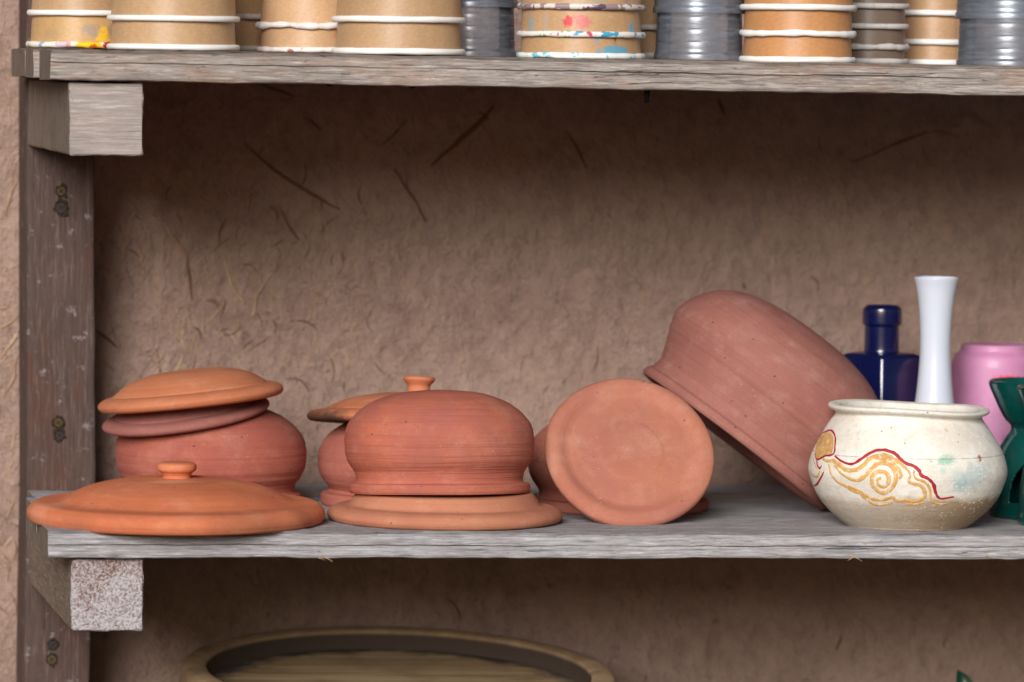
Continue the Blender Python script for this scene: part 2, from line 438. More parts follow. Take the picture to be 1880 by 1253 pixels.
for (px, py, r, mt, cr) in ((112, 351, 9, 'brass', True), (112, 382, 11, 'steel', False), (107, 776, 9, 'brass', True), (109, 800, 9, 'steel', False), (97, 1184, 8, 'steel', False), (95, 1211, 9, 'brass', True)):
    screw(px, py, r, M[mt], cr)

mid0 = [o for o in COL.objects if o.name.startswith('shelf_plank')][5]
M['splint'] = simple('pale_splinter', (190, 160, 120), 0.8, 0.2, 0.3)
for (p0, p1) in (((596, 1024), (611, 1032)), ((585, 1025), (596, 1029)), ((1560, 1020), (1583, 1031)), ((1572, 1022), (1556, 1030)), ((1806, 1020), (1822, 1025))):
    a, b = atY(*p0, D(1)), atY(*p1, D(-6)); vs, fs = [], []; d = (b - a).normalized(); u = d.orthogonal().normalized(); w_ = d.cross(u)
    for f in (0, .5, 1):
        for i in range(5): vs.append(a + (b - a) * f + Vector((0, 0, 0.0006 * math.sin(math.pi * f))) + (u * math.cos(i * 1.2566) + w_ * math.sin(i * 1.2566)) * 0.0005 * (1 - .7 * f))
    for j in range(2):
        for i in range(5): fs.append((j * 5 + i, j * 5 + (i + 1) % 5, (j + 1) * 5 + (i + 1) % 5, (j + 1) * 5 + i))
    mesh_obj('splinter', vs, fs, M['splint']).parent = mid0
# ------------------------------------------------------------------ mud wall with straw
def mud():
    s = NT('mud_plaster', 0.97, 0.08)
    a = s.noise(s.map((9, 9, 9)), 1, 6, 0.6); b = s.noise(s.map((60, 60, 48)), 1, 7, 0.7); f = s.noise(s.map((330, 330, 260)), 1, 4, 0.65)
    c = s.mix(s.rng(a, 0.25, 0.75), (156, 130, 118), (180, 153, 141))
    c = s.mix(s.rng(b, 0.42, 0.75, 0, 0.5), c, (196, 168, 150))
    c = s.mix(s.rng(b, 0.46, 0.26, 0, 0.4), c, (126, 100, 88))
    o = s.noise(s.map((26, 26, 20), (4, 2, 8)), 1, 6, 0.75)
    c = s.mix(s.rng(o, 0.58, 0.74, 0, 0.55), c, (196, 158, 128))
    c = s.mix(s.rng(f, 0.55, 0.75, 0, 0.4), c, (110, 86, 72))
    dk = s.noise(s.map((75, 75, 75), (1, 7, 3)), 1, 4, 0.7)
    c = s.mix(s.rng(dk, 0.66, 0.74, 0, 0.7), c, (74, 54, 44))
    tr = s.noise(s.map((38, 38, 22), (6, 1, 2), (0, 0.6, 0)), 1, 4, 0.6, 1.2); s.bump(s.math('ABSOLUTE', s.math('SUBTRACT', tr, 0.5)), 0.5, 0.02)
    fib = s.noise(s.map((120, 120, 105), (2, 2, 2)), 1, 3, 0.55, 0.6); fib = s.math('MINIMUM', s.math('ABSOLUTE', s.math('SUBTRACT', fib, 0.5)), 0.09)
    s.bump(b, 0.8, 0.009); msk = s.rng(s.noise(s.map((7, 7, 6), (3, 3, 7)), 1, 3), 0.4, 0.62, 0.25, 1.3); fib = s.math('MULTIPLY', fib, msk); s.bump(fib, 0.6, 0.014); s.bump(f, 0.6, 0.003)
    return s.done(c)
M['mud'] = mud()
def wall_off(x, z):
    n = noise.noise((x * 5, z * 5, 2)) * 0.004 + noise.noise((x * 19, z * 19, 5)) * 0.0022 + noise.noise((x * 55, z * 48, 9)) * 0.0011
    n += 0.0010 * noise.noise((x * 62 + 4, z * 62, 1)) + 0.0016 * (0.35 - min(0.35, abs(noise.noise((x * 34, z * 27, 6))))) / 0.35 + 0.0009 * noise.noise((x * 125, z * 105, 3))
    return n
wx0, wx1, wz0, wz1 = -1.3, 1.9, GROUND, 1.15
xs, zs = [], []
def axis(lo, hi, a, b, fine, coarse):
    v = [lo]
    while v[-1] < hi: v.append(v[-1] + (fine if a <= v[-1] <= b else coarse))
    return v
xs = axis(wx0, wx1, -0.53, 0.60, 0.0028, 0.03); zs = axis(wz0, wz1, -0.18, 0.54, 0.0028, 0.03)
vs = [(x, WALL - wall_off(x, z), z) for z in zs for x in xs]
nx = len(xs)
fs = [(j * nx + i, j * nx + i + 1, (j + 1) * nx + i + 1, (j + 1) * nx + i) for j in range(len(zs) - 1) for i in range(nx - 1)]
# thickness behind
b0 = len(vs); vs += [(wx0, WALL + 0.25, wz0), (xs[-1], WALL + 0.25, wz0), (xs[-1], WALL + 0.25, zs[-1]), (wx0, WALL + 0.25, zs[-1])]
nz = len(zs)
fs += [(b0, b0 + 3, b0 + 2, b0 + 1),
       tuple([b0, b0 + 1] + [i for i in range(nx - 1, -1, -1)]),
       tuple([b0 + 3] + [(nz - 1) * nx + i for i in range(nx)] + [b0 + 2]),
       tuple([b0] + [j * nx for j in range(nz)] + [b0 + 3]),
       tuple([b0 + 1, b0 + 2] + [j * nx + nx - 1 for j in range(nz - 1, -1, -1)])]
wall = mesh_obj('mud_wall', vs, fs, M['mud'])
tag(wall, 'rough brown mud wall with bits of straw, behind the wooden shelf', 'wall')

def straw_mat():
    s = NT('old_straw', 0.8, 0.2)
    n = s.noise(s.map((30, 30, 30)), 1, 3); q = s.noise(s.map((260, 260, 260)), 1, 3)
    c = s.ramp(n, (0.34, (140, 112, 92)), (0.52, (168, 140, 116)), (0.7, (190, 166, 140)))
    c = s.mix(s.rng(q, 0.5, 0.75, 0, 0.5), c, (120, 94, 74))
    return s.done(c)
M['straw'] = straw_mat(); M['twig'] = simple('dark_twig', (118, 92, 72), 0.9, 0.1, 0.5, scale=200)
sv, sf, si = [], [], []
def strand(pts, w, mat, lift=0.35, flat=0.5):
    """one flattened straw half sunk in the plaster"""
    P = []
    for i in range(len(pts) - 1):
        a = pts[max(i - 1, 0)]; b = pts[i]; c = pts[i + 1]; d = pts[min(i + 2, len(pts) - 1)]
        for j in range(5):
            t = j / 5
            P.append(0.5 * (2 * b + (c - a) * t + (2 * a - 5 * b + 4 * c - d) * t * t + (3 * b - a - 3 * c + d) * t ** 3))
    P.append(pts[-1]); base = len(sv); n = len(P)
    for i, p in enumerate(P):
        d = (P[min(i + 1, n - 1)] - P[max(i - 1, 0)]).normalized(); u = Vector((0, -1, 0)); s = d.cross(u)
        ww = w * (0.2 + 0.8 * math.sin(math.pi * (0.06 + 0.84 * i / (n - 1)))) * (1 + 0.35 * noise.noise((i * .6, w * 900, p.x * 40)))
        p = p + Vector((noise.noise((p.x * 60, p.z * 60, 1)), 0, noise.noise((p.x * 60, p.z * 60, 8)))) * 0.0016
        y = WALL - wall_off(p.x, p.z) - ww * lift
        for k in range(6):
            a = 2 * math.pi * k / 6
            v = Vector((p.x, y + (p.y if abs(p.y) < .05 else 0), p.z)) + s * ww * math.cos(a) + u * ww * flat * math.sin(a)
            sv.append(v)
    for i in range(n - 1):
        for k in range(6): sf.append((base + i * 6 + k, base + i * 6 + (k + 1) % 6, base + (i + 1) * 6 + (k + 1) % 6, base + (i + 1) * 6 + k)); si.append(mat)
    for e in (0, n - 1): sf.append(tuple(base + e * 6 + k for k in range(6))); si.append(mat)
def wp(px, py):
    p = atY(px, py, WALL); return Vector((p.x, 0, p.z))
seen = [  # the straws one can pick out in the photo
    ([(448, 262), (500, 310), (560, 350), (622, 384)], 3.2, 1), ([(492, 316), (470, 345), (432, 378)], 2.2, 0), ([(515, 385), (530, 415), (548, 440)], 2.4, 1),
    ([(300, 410), (320, 440), (345, 470)], 3.4, 0), ([(345, 470), (346, 500), (352, 550)], 2.6, 1), ([(270, 410), (280, 458)], 2, 0),
    ([(413, 475), (424, 520), (450, 560)], 3.4, 0), ([(500, 500), (474, 540), (462, 585)], 3.8, 0), ([(465, 500), (468, 530)], 2, 0), ([(385, 590), (412, 558)], 3, 0),
    ([(720, 310), (745, 345), (770, 385), (782, 410)], 2.6, 1), ([(775, 400), (765, 470)], 1.6, 0), ([(790, 305), (830, 270), (880, 225), (905, 195)], 4.5, 1),
    ([(1040, 240), (1060, 275), (1078, 310)], 2.4, 1), ([(480, 155), (540, 178)], 3, 1), ([(560, 215), (590, 240)], 2, 1), ([(700, 270), (745, 220)], 2, 1),
    ([(175, 605), (215, 640)], 2.6, 1), ([(175, 640), (208, 682)], 3, 0), ([(200, 437), (228, 470)], 2, 0), ([(1215, 375), (1222, 420)], 2, 0),
    ([(1560, 300), (1620, 275), (1700, 245), (1760, 250)], 2.4, 1), ([(1690, 250), (1720, 243), (1760, 252)], 4, 0), ([(1320, 180), (1330, 215)], 3, 1),
    ([(10, 395), (20, 355), (32, 330)], 3.6, 0), ([(0, 660), (22, 630), (32, 612)], 3.6, 0), ([(6, 735), (24, 690), (30, 650)], 3.4, 0), ([(-4, 566), (14, 564)], 4.5, 0),
    ([(0, 600), (20, 592), (34, 580)], 3, 0), ([(20, 830), (30, 780)], 2.6, 0), ([(12, 955), (26, 920)], 3, 0), ([(4, 1010), (22, 985)], 2.2, 0), ([(520, 560), (515, 600)], 2, 0),
    ([(320, 690), (335, 650)], 2, 0), ([(770, 470), (775, 540), (795, 610)], 1.6, 0), ([(1545, 1165), (1535, 1195)], 2.4, 1)]
for pts, w, mt in seen: strand([wp(*p) for p in pts], w * 0.00055, mt, 0.3)
for i in range(430):
    if i % 19 < 12: px, py = random.gauss(420, 170), random.gauss(570, 120)
    elif i % 19 < 14: px, py = random.uniform(-30, 34), random.uniform(0, 1250)
    else: px, py = random.uniform(180, 1880), random.uniform(170, 1250)
    a = random.gauss(1.5, 0.55); L = random.uniform(14, 55)
    c = random.uniform(-0.5, 0.5)
    q = [(px, py), (px + L * .5 * math.cos(a), py - L * .5 * math.sin(a)), (px + L * math.cos(a + c), py - L * math.sin(a + c))]
    strand([wp(*p) for p in q], random.uniform(0.7, 1.9) * 0.00055, 0 if random.random() < .75 else 1, random.uniform(-0.1, 0.3))
st = mesh_obj('straw', sv, sf, [M['straw'], M['twig']], wall, idx=si); st['kind'] = 'stuff'

# ------------------------------------------------------------------ crumbs of clay lying on the middle shelf
cv, cf = [], []
for n_, (px, t, r) in enumerate(((1292, 120, 2.2), (1462, 130, 2.6), (1470, 140, 1.6), (1064, 210, 2.0), (1330, 60, 1.5), (1205, 45, 1.8), (1415, 260, 2.2), (1395, 300, 1.7), (1080, 90, 1.4), (1120, 40, 1.2), (1860, 70, 1.5), (1250, 30, 1.3), (1440, 80, 1.2), (1352, 190, 1.6), (620, 60, 1.3), (1050, 300, 2.0), (1380, 100, 1.2))):
    c = onZ(px, D(t), zmid); k = mpp(c); b = len(cv)
    for (x, y, z) in ((0, 0, 1), (1, 0, .4), (.3, .95, .35), (-.8, .6, .45), (-.8, -.6, .3), (.3, -.95, .45), (.1, .1, -.2)):
        j = noise.noise_vector((x * 3 + n_ * 5, y * 3, z)) * .5
        cv.append(c + Vector((x + j.x, y + j.y, z + j.z * .3)) * r * k)
    for i in range(5):
        cf.append((b, b + 1 + i, b + 1 + (i + 1) % 5)); cf.append((b + 6, b + 1 + (i + 1) % 5, b + 1 + i))
cr = mesh_obj('clay_crumbs', cv, cf, simple('crumb_clay', (150, 112, 92), 0.95, 0.1, 0.4, scale=300), smooth=False)
cr['kind'] = 'stuff'; cr['label'] = 'tiny crumbs of clay scattered on the grey middle shelf'; cr['category'] = 'crumbs'

# ------------------------------------------------------------------ ground
def earth():
    s = NT('trodden_earth', 0.95, 0.1); n = s.noise(s.map((4, 4, 4)), 1, 8, 0.65)
    c = s.ramp(n, (0.3, (84, 66, 54)), (0.7, (112, 90, 74))); s.bump(n, 0.4, 0.02); return s.done(c)
g = mesh_obj('ground', [(-30, -40, GROUND), (30, -40, GROUND), (30, 12, GROUND), (-30, 12, GROUND)], [(0, 1, 2, 3)], earth())
g['kind'] = 'structure'; g['label'] = 'trodden brown earth ground under the shelf'

# ------------------------------------------------------------------ clay profiles (photo pixels; scaled by the depth they stand at)
def pot_profile(r, h, fl, flh=22, neck=0.88):
    """upside-down cooking pot: flared mouth at the bottom, belly, rounded closed base on top; hollow inside"""
    o = [(fl - 3, 0), (fl, 4), (fl + 1, flh * .45), (fl, flh * .8), (fl - 2.5, flh, 1), (r * neck + 3, flh + 1.5, 1), (r * neck, flh + 6), (r * (neck + .01), h * .2), (r * .95, h * .275), (r * .987, h * .36), (r, h * .46), (r, h * .54), (r * .97, h * .66),
         (r * .873, h * .78), (r * .705, h * .89), (r * .47, h * .968), (r * .2, h * .998), (0.01, h)]
    i = [(0.01, h - 13), (r * .45, h * .968 - 13), (r * .68, h * .88 - 12), (r * .83, h * .76 - 8), (r - 14, h * .54), (r * .93 - 13, h * .3), (r * neck - 13, flh + 6), (fl - 20, 3), (fl - 3, 0)]
    return o + i
def lid_profile(r, rim, dome_r, dome_h, flat=0.55, hollow=True):
    o = [(r - 18, 0), (r - 6, 2.5), (r - 0.5, rim * .36), (r - 2, rim * .62), (r - 10, rim * .86), (r - 21, rim * .99), (max(dome_r + 3, min(dome_r + 14, r - 33)), rim * 1.03), (dome_r - 2, rim + dome_h * .14), (dome_r - (dome_r * (1 - flat)) * .42, rim + dome_h * .62),
         (dome_r * flat, rim + dome_h * .93), (dome_r * flat * .5, rim + dome_h), (0.01, rim + dome_h * 1.01)]
    t = rim * .72
    i = [(0.01, rim + dome_h - t), (dome_r * flat * .5, rim + dome_h - t), (dome_r * flat, rim + dome_h * .9 - t), (dome_r * .82, max(4, rim + dome_h * .45 - t)), (dome_r, 4), (r - 30, 1), (r - 18, 0)]
    return o + i

# colours as seen in the clay itself
M['clayA'] = terracotta('orange_clay', (208, 122, 82), (196, 108, 74), (224, 146, 108), 0.3, 1.0, 0.6, stains=(
    ((0.06, -0.128, 0.008), 0.022, (128, 84, 66), 0.45, (2.2, 1, .5)), ((0.11, -0.085, 0.01), 0.018, (120, 80, 64), 0.4, (1, 1, .6)), ((-0.1, -0.09, 0.006), 0.016, (138, 88, 66), 0.35, (1.5, 1, .5)), ((-0.01, -0.03, 0.038), 0.010, (228, 170, 140), 0.5, (2.2, 1, 1)), ((0.06, -0.06, 0.03), 0.014, (170, 92, 62), 0.4, (2, 1, 1)), ((-0.125, -0.03, 0.012), 0.02, (226, 160, 128), 0.4, (1, 1, 1))))
M['clayB'] = terracotta('dark_red_clay', (172, 94, 76), (156, 88, 80), (192, 118, 96), 0.35, 2.0, 0.7)
M['clayC'] = terracotta('light_orange_clay', (202, 128, 90), (190, 112, 80), (220, 150, 112), 0.5, 3.0, 0.6)
M['clayM'] = terracotta('mauve_clay', (158, 102, 94), (146, 90, 84), (176, 120, 108), 0.3, 4.0, 0.6)
M['clayD'] = terracotta('back_pot_clay', (178, 102, 82), (166, 100, 90), (196, 124, 100), 0.3, 5.0, 0.7)
M['clayDl'] = terracotta('back_lid_clay', (204, 128, 88), (192, 114, 82), (222, 152, 112), 0.5, 6.0, 0.6, stains=(((-0.1, -0.02, 0.002), 0.026, (62, 46, 42), 0.85, (1, 2, .4)), ((-0.085, -0.055, 0.0), 0.02, (62, 46, 42), 0.8, (1, 1, .4))))
M['clayE'] = terracotta('red_pot_clay', (188, 106, 82), (168, 97, 86), (202, 132, 106), 0.24, 7.0, 0.9, bump=0.9, smudge=0.3)
M['clayF'] = terracotta('pale_orange_clay', (194, 130, 100), (182, 116, 92), (210, 154, 124), 0.35, 8.0, 0.6)
M['clayG'] = terracotta('pinkish_clay', (182, 116, 92), (168, 106, 94), (200, 138, 112), 0.4, 9.0, 0.7)
M['clayH'] = terracotta('shaded_pot_clay', (184, 112, 92), (172, 104, 92), None, 0.3, 10.0, 0.6)
M['clayI'] = terracotta('mauve_red_clay', (160, 106, 95), (150, 96, 88), (178, 126, 114), 0.2, 11.0, 0.7)

def place(name, xc, yc, t, rot=None):
    c = atY(xc, yc, D(t)); return empty(name, c, rot), mpp(c)
def clay_lid(xc, yc, t, prof, mat, label, group, rot=None, knob=None, seed=0.0):
    """yc is the photo row of the centre of the lid's underside"""
    c = atY(xc, yc, D(t)); k = mpp(c)
    if knob is None:
        o = lathe('clay_pot_cover', prof, k, mat, seed=seed, wob=0.01); o.location = c
        if rot is not None: o.rotation_euler = rot.to_euler()
        return tag(o, label, 'lid', group)
    e = empty('clay_pot_cover', c, rot); tag(e, label, 'lid', group)
    lathe('lid_body', prof, k, mat, e, seed=seed, wob=0.01)
    lathe('knob', knob, k, mat, e, seed=seed + 2, wob=0.02, seg=64)
    return e
def clay_pot(xc, yc, t, prof, mat, label, rot=None, seed=0.0, ripple=0.006):
    c = atY(xc, yc, D(t)); k = mpp(c)
    o = lathe('clay_pot', prof, k, mat, seed=seed, wob=0.014, n=9, ripple=ripple); o.location = c
    if rot is not None: o.rotation_euler = rot.to_euler()
    return tag(o, label, 'pot', 'terracotta pots on the middle shelf')
LG = 'terracotta lids on the middle shelf'
def row(xc, t):                                     # photo row of the shelf surface at column xc, depth t
    return proj(onZ(xc, D(t), zmid))[1]

kA = [(27, 73), (26, 83), (29, 89), (35, 94), (36.5, 100), (34, 106), (24, 109), (0.01, 109.5)]
clay_lid(324, row(324, 205), 205, lid_profile(274, 37, 208, 41, 0.5), M['clayA'], 'big bright orange clay lid with a small knob, overhanging the front edge of the shelf', LG, rotm(0.8, -0.2), kA, 1.0)
clay_pot(386, row(386, 575), 575, pot_profile(174, 186, 166), M['clayB'], 'dark red upturned clay pot capped by two tilted lids, behind the big orange lid', None, 2.0)
clay_lid(343, 772, 555, lid_profile(156, 22, 128, 34, 0.5), M['clayM'], 'mauve brown clay lid tilted to the left, sandwiched under the upper orange lid', LG, rotm(4, -9.5), None, 3.0)
clay_lid(352, 742, 540, lid_profile(172, 26, 140, 36, 0.5), M['clayC'], 'knobless light orange clay lid topmost of the pile on the dark red pot', LG, rotm(-1.5, -6.5), None, 4.0)
clay_pot(757, row(757, 560), 560, pot_profile(174, 170, 168, 24), M['clayD'], 'clay pot half hidden behind the front red pot, covered by a knobbed lid', None, 5.0)
kD = [(24, 54), (21, 66), (21, 74), (26, 80), (29, 84), (28, 89), (18, 91), (0.01, 91)]
clay_lid(766, 782, 550, lid_profile(203, 24, 165, 36, 0.42), M['clayDl'], 'orange clay lid with a stubby knob and sooty edge, on the half hidden pot', LG, rotm(-4.5, 2.5), kD, 6.0)
clay_lid(816.5, row(816, 225), 225, lid_profile(217, 29, 178, 28, 0.84), M['clayF'], 'pale orange flat clay lid lying under the front red pot', LG, None, None, 7.0)
clay_pot(806.5, 905, 225, pot_profile(173, 188, 166, 18, 0.885), M['clayE'], 'red clay pot with ribbed turning lines, upside down on the pale flat lid', rotm(-3.4, -0.2), 8.0, 0.006)
clay_pot(1134, row(1134, 500), 500, pot_profile(164, 180, 166, 20), M['clayH'], 'shaded clay pot mostly hidden behind the round lid leaning against it', None, 9.0)
gp = [(0.01, 23), (48, 23), (58, 22.3), (66, 20.5), (90, 19.5), (106, 18.6), (114, 18.4), (120, 20), (128, 23.5), (137, 26), (147, 24.5), (154, 20), (157.5, 12), (155, 2), (151, -8), (144, -17), (130, -24), (60, -28), (0.01, -28)]
cG = atY(1154, 838, D(258)); kG = mpp(cG)
o = lathe('clay_pot_cover', gp, kG, M['clayG'], seed=10.0, wob=0.012, seg=128); o.location = cG; o.rotation_euler = rotm(55, 0, -2).to_euler()
tag(o, 'pinkish orange round clay lid propped on edge, its ringed face towards the viewer', 'lid', LG)
ip = [(202, 0), (207, 1), (210, 6), (209.5, 14), (208, 17, 1), (203, 22), (199.5, 34), (198.5, 42), (201, 50), (207, 66), (218, 92), (227, 116), (229, 135), (222, 160), (206, 188), (178, 215), (140, 235), (90, 247), (45, 250), (0.01, 250),
      (0.01, 236), (90, 233), (135, 221), (170, 200), (195, 175), (212, 140), (212, 110), (203, 85), (190, 60), (184, 40), (188, 6), (202, 0)]
ax = ROT @ Vector((0.609, 0.793, -0.03)).normalized()
clay_pot(1345, 813, 500, ip, M['clayI'], 'large mauve clay pot tipped over at a slant, leaning on the propped round lid', Vector((0, 0, 1)).rotation_difference(ax).to_matrix(), 11.0, 0.004)

# ------------------------------------------------------------------ painted cream pot
jx, jt = 1665.5, 152
jc = onZ(jx, D(jt), zmid); jk = mpp(jc)
jp = [(0.01, 2), (90, 2), (110, 0), (116, 4), (126, 12), (146, 30), (161, 48), (172, 68), (180, 90), (182, 106), (178, 126), (170, 145), (157, 168), (146, 186), (137, 198), (134.5, 204), (137, 208), (144, 211), (148, 215), (147, 219), (140, 221), (131, 219),
      (127, 217), (125, 206), (134, 190), (150, 160), (168, 120), (168, 100), (150, 55), (110, 20), (0.01, 14)]
def jwarp(v):
    t = max(0.0, v.z / jk - 150) / 75
    v = v.copy(); v.z -= 0.032 * v.x * min(t, 1) * 1.0
    if t > 0.6: v.z += 1.6 * jk * math.sin(3 * math.atan2(v.y, v.x) + 1.1)
    return v
jo = lathe('cream_pot_body', jp, jk, M['clayA'], seed=4.0, wob=0.012, seg=144, warp=jwarp)
jdir = None
from mathutils.bvhtree import BVHTree
jtree = BVHTree.FromPolygons([v.co.copy() for v in jo.data.vertices], [tuple(p.vertices) for p in jo.data.polygons])
def jhit(zx, zy):
    """a point of the drawing (in the enlarged crop of the pot) carried onto the pot's surface, in its own space"""
    px, py = 1480 + zx / 4.818, 730 + zy / 4.818
    h = jtree.ray_cast(CAM - jc, ray(px, py).normalized())
    return (h[0], h[1]) if h[0] is not None else None
def cream():
    s = NT('chalky_cream_paint', 0.8, 0.3)
    n = s.noise(s.map((22, 22, 30)), 1, 6, 0.65); f = s.noise(s.map((520, 520, 520)), 1, 3, 0.6); m_ = s.noise(s.map((110, 110, 140)), 1, 5, 0.7)
    x, y, z = s.sep()
    c = s.mix(s.rng(n, 0.35, 0.7), (233, 230, 222), (215, 209, 198))
    c = s.mix(s.rng(m_, 0.5, 0.72, 0, 0.5), c, (190, 176, 156))
    c = s.mix(s.rng(m_, 0.42, 0.28, 0, 0.7), c, (240, 236, 226))
    edge = s.math('ADD', z, s.math('MULTIPLY', s.math('SUBTRACT', n, 0.5), 0.03))
    edge = s.math('ADD', edge, s.math('MULTIPLY', x, -0.02))
    bare = s.rng(edge, 0.0350, 0.0285)
    cl = s.mix(s.noise(s.map((16, 16, 190), (3, 3, 3)), 1, 5, 0.65), (180, 156, 126), (146, 118, 92))
    c = s.mix(s.math('MULTIPLY', bare, s.rng(x, -0.07, 0.03, 0.5, 0.95)), c, cl)
    for (zx, zy, r, col, a, st_) in ((1240, 560, 0.006, (120, 186, 160), 0.7, (1.2, 1, .7)), (1450, 720, 0.013, (150, 182, 186), 0.55, (1.5, 1, .8)), (1380, 780, 0.008, (140, 180, 184), 0.5, (1, 1, .6)), (1590, 640, 0.009, (170, 190, 190), 0.4, (1, 1, 1)), (1535, 540, 0.0026, (150, 50, 46), 0.85, (.7, 1, 1.4)), (1240, 290, 0.002, (180, 110, 100), .6, (1, 1, 1)), (1215, 650, 0.003, (150, 196, 190), .5, (1, 1, 1)), (1300, 330, 0.016, (214, 204, 190), .6, (2, 1, .8))):
        h = jhit(zx, zy)
        if h: c = s.mix(s.math('MULTIPLY', s.blob(tuple(h[0]), r, 0.7, 0.5, st_), a), c, col)
    sp = s.vor(s.map((260, 260, 260)), 1); g = s.noise(s.map((50, 50, 50), (1, 2, 1)), 1, 2); side = s.rng(x, -0.02, 0.06)
    c = s.mix(s.math('MULTIPLY', s.math('MULTIPLY', s.rng(sp, 0.3, 0.15), s.rng(g, 0.46, 0.56)), s.rng(x, -0.03, 0.05, 0.25, 0.9)), c, (246, 244, 238))
    dk = s.vor(s.map((130, 130, 130), (4, 4, 1)), 1); g2 = s.noise(s.map((70, 70, 70), (9, 2, 1)), 1, 2)
    c = s.mix(s.math('MULTIPLY', s.rng(dk, 0.15, 0.07, 0, 0.8), s.rng(g2, 0.55, 0.6)), c, (110, 92, 78))
    ring = s.math('ABSOLUTE', s.math('SUBTRACT', z, 136 * jk))
    rg = s.rng(ring, 0.0007, 0.0002)
    c = s.mix(s.math('MULTIPLY', rg, s.rng(m_, 0.35, 0.6, 0.15, 0.6)), c, (120, 110, 100))
    s.bump(rg, 0.3, -0.0006); s.bump(m_, 0.5, 0.0012); s.bump(f, 0.4, 0.0006); s.bump(s.noise(s.map((9, 9, 300)), 1, 4), 0.3, 0.001)
    return s.done(c)
jo.data.materials.clear(); jo.data.materials.append(cream())
cream_pot = empty('painted_pot', jc); tag(cream_pot, 'cream painted round pot with red and gold scroll drawing, standing at the shelf edge', 'pot')
jo.parent = cream_pot
def paint_mat(name, col, col2, thr):
    s = NT(name, 0.6, 0.35); n = s.noise(s.map((260, 260, 260)), 1, 4, 0.7); q = s.noise(s.map((60, 60, 60)), 1, 4, 0.6)
    c = s.mix(s.rng(q, 0.35, 0.7), col, col2); c = s.mix(s.rng(n, thr, thr + 0.1, 0, 0.75), c, (224, 210, 186)); return s.done(c)
M['redpaint'] = paint_mat('red_brush_paint', (178, 44, 58), (150, 34, 46), 0.66)
M['goldpaint'] = paint_mat('gold_brush_paint', (214, 168, 98), (192, 142, 74), 0.52)
def brush(name, strokes, mat, fills=()):
    vs, fs = [], []
    def lay(v, nrm): vs.append(v + nrm * 0.00035)
    for pts, w in strokes:
        P = []
        for i in range(len(pts) - 1):
            a = Vector(pts[max(i - 1, 0)]); b = Vector(pts[i]); c = Vector(pts[i + 1]); d = Vector(pts[min(i + 2, len(pts) - 1)])
            for j in range(6):
                t = j / 6; P.append(0.5 * (2 * b + (c - a) * t + (2 * a - 5 * b + 4 * c - d) * t * t + (3 * b - a - 3 * c + d) * t ** 3))
        P.append(Vector(pts[-1])); hs = [jhit(p[0] + 5 * noise.noise((p[0] * .02, p[1] * .02, w)), p[1] + 5 * noise.noise((p[0] * .02, p[1] * .02, w + 9))) for p in P]
        run = []
        for i, h in enumerate(hs):
            if h is None: run = []; continue
            d = None
            for q in (i + 1, i - 1):
                if 0 <= q < len(hs) and hs[q]: d = (hs[q][0] - h[0]) * (1 if q > i else -1); break
            if d is None or d.length < 1e-7: continue
            s = d.normalized().cross(h[1]).normalized()
            f = i / max(1, len(hs) - 1); ww = w * (1.3 if mat is M['goldpaint'] else 1.1) / 4.818 * jk * 0.5 * (0.55 + 0.45 * min(1, 5 * f, 5 * (1 - f))) * (1 + 0.45 * noise.noise((i * .3, w, len(pts))))
            base = len(vs)
            for q in (-1, -0.5, 0, .5, 1):
                v = h[0] + s * ww * q; hh = jtree.find_nearest(v)
                n_ = hh[1] if hh[1].dot(h[1]) > 0 else -hh[1]
                vs.append(hh[0] + n_ * (0.0004 if abs(q) < .9 else 0.00005))
            if run:
                for q in range(4): fs.append((run[-1] + q, run[-1] + q + 1, base + q + 1, base + q))
            run.append(base)
    for poly in fills:
        c = Vector((sum(p[0] for p in poly) / len(poly), sum(p[1] for p in poly) / len(poly)))
        rings = []
        for fr in (0.02, .35, .7, 1.0):
            ring = []
            for i in range(len(poly)):
                a, b = Vector(poly[i]), Vector(poly[(i + 1) % len(poly)])
                for j in range(3):
                    h = jhit(*(c + (a + (b - a) * j / 3 - c) * fr))
                    ring.append(h)
            rings.append(ring)
        ids = []
        for ring in rings:
            row_ = []
            for h in ring:
                if h is None: row_.append(None)
                else: vs.append(h[0] + h[1] * 0.0003); row_.append(len(vs) - 1)
            ids.append(row_)
        for a, b in zip(ids, ids[1:]):
            for i in range(len(a)):
                q = (a[i], a[(i + 1) % len(a)], b[(i + 1) % len(a)], b[i])
                if None not in q: fs.append(q)
    return mesh_obj(name, vs, fs, mat, cream_pot)
fan = [(112, 368), (160, 315), (212, 302), (243, 350), (243, 430), (230, 500), (165, 512), (98, 545), (80, 480), (92, 415)]
brush('red_painted_line', [
    ([(255, 520), (330, 575), (400, 590), (460, 565), (530, 515), (600, 475), (680, 465), (740, 475), (800, 510), (850, 560), (900, 590), (960, 610), (1000, 650), (1020, 690), (1080, 720), (1125, 770), (1145, 840), (1170, 885), (1210, 896), (1305, 880)], 27),
    ([(118, 350), (160, 307), (220, 292), (254, 340), (257, 410), (240, 500), (170, 518), (97, 550), (78, 492)], 18),
    ([(95, 555), (100, 600), (125, 626), (142, 603)], 17), ([(158, 655), (130, 710), (98, 765), (72, 782)], 20)], M['redpaint'])
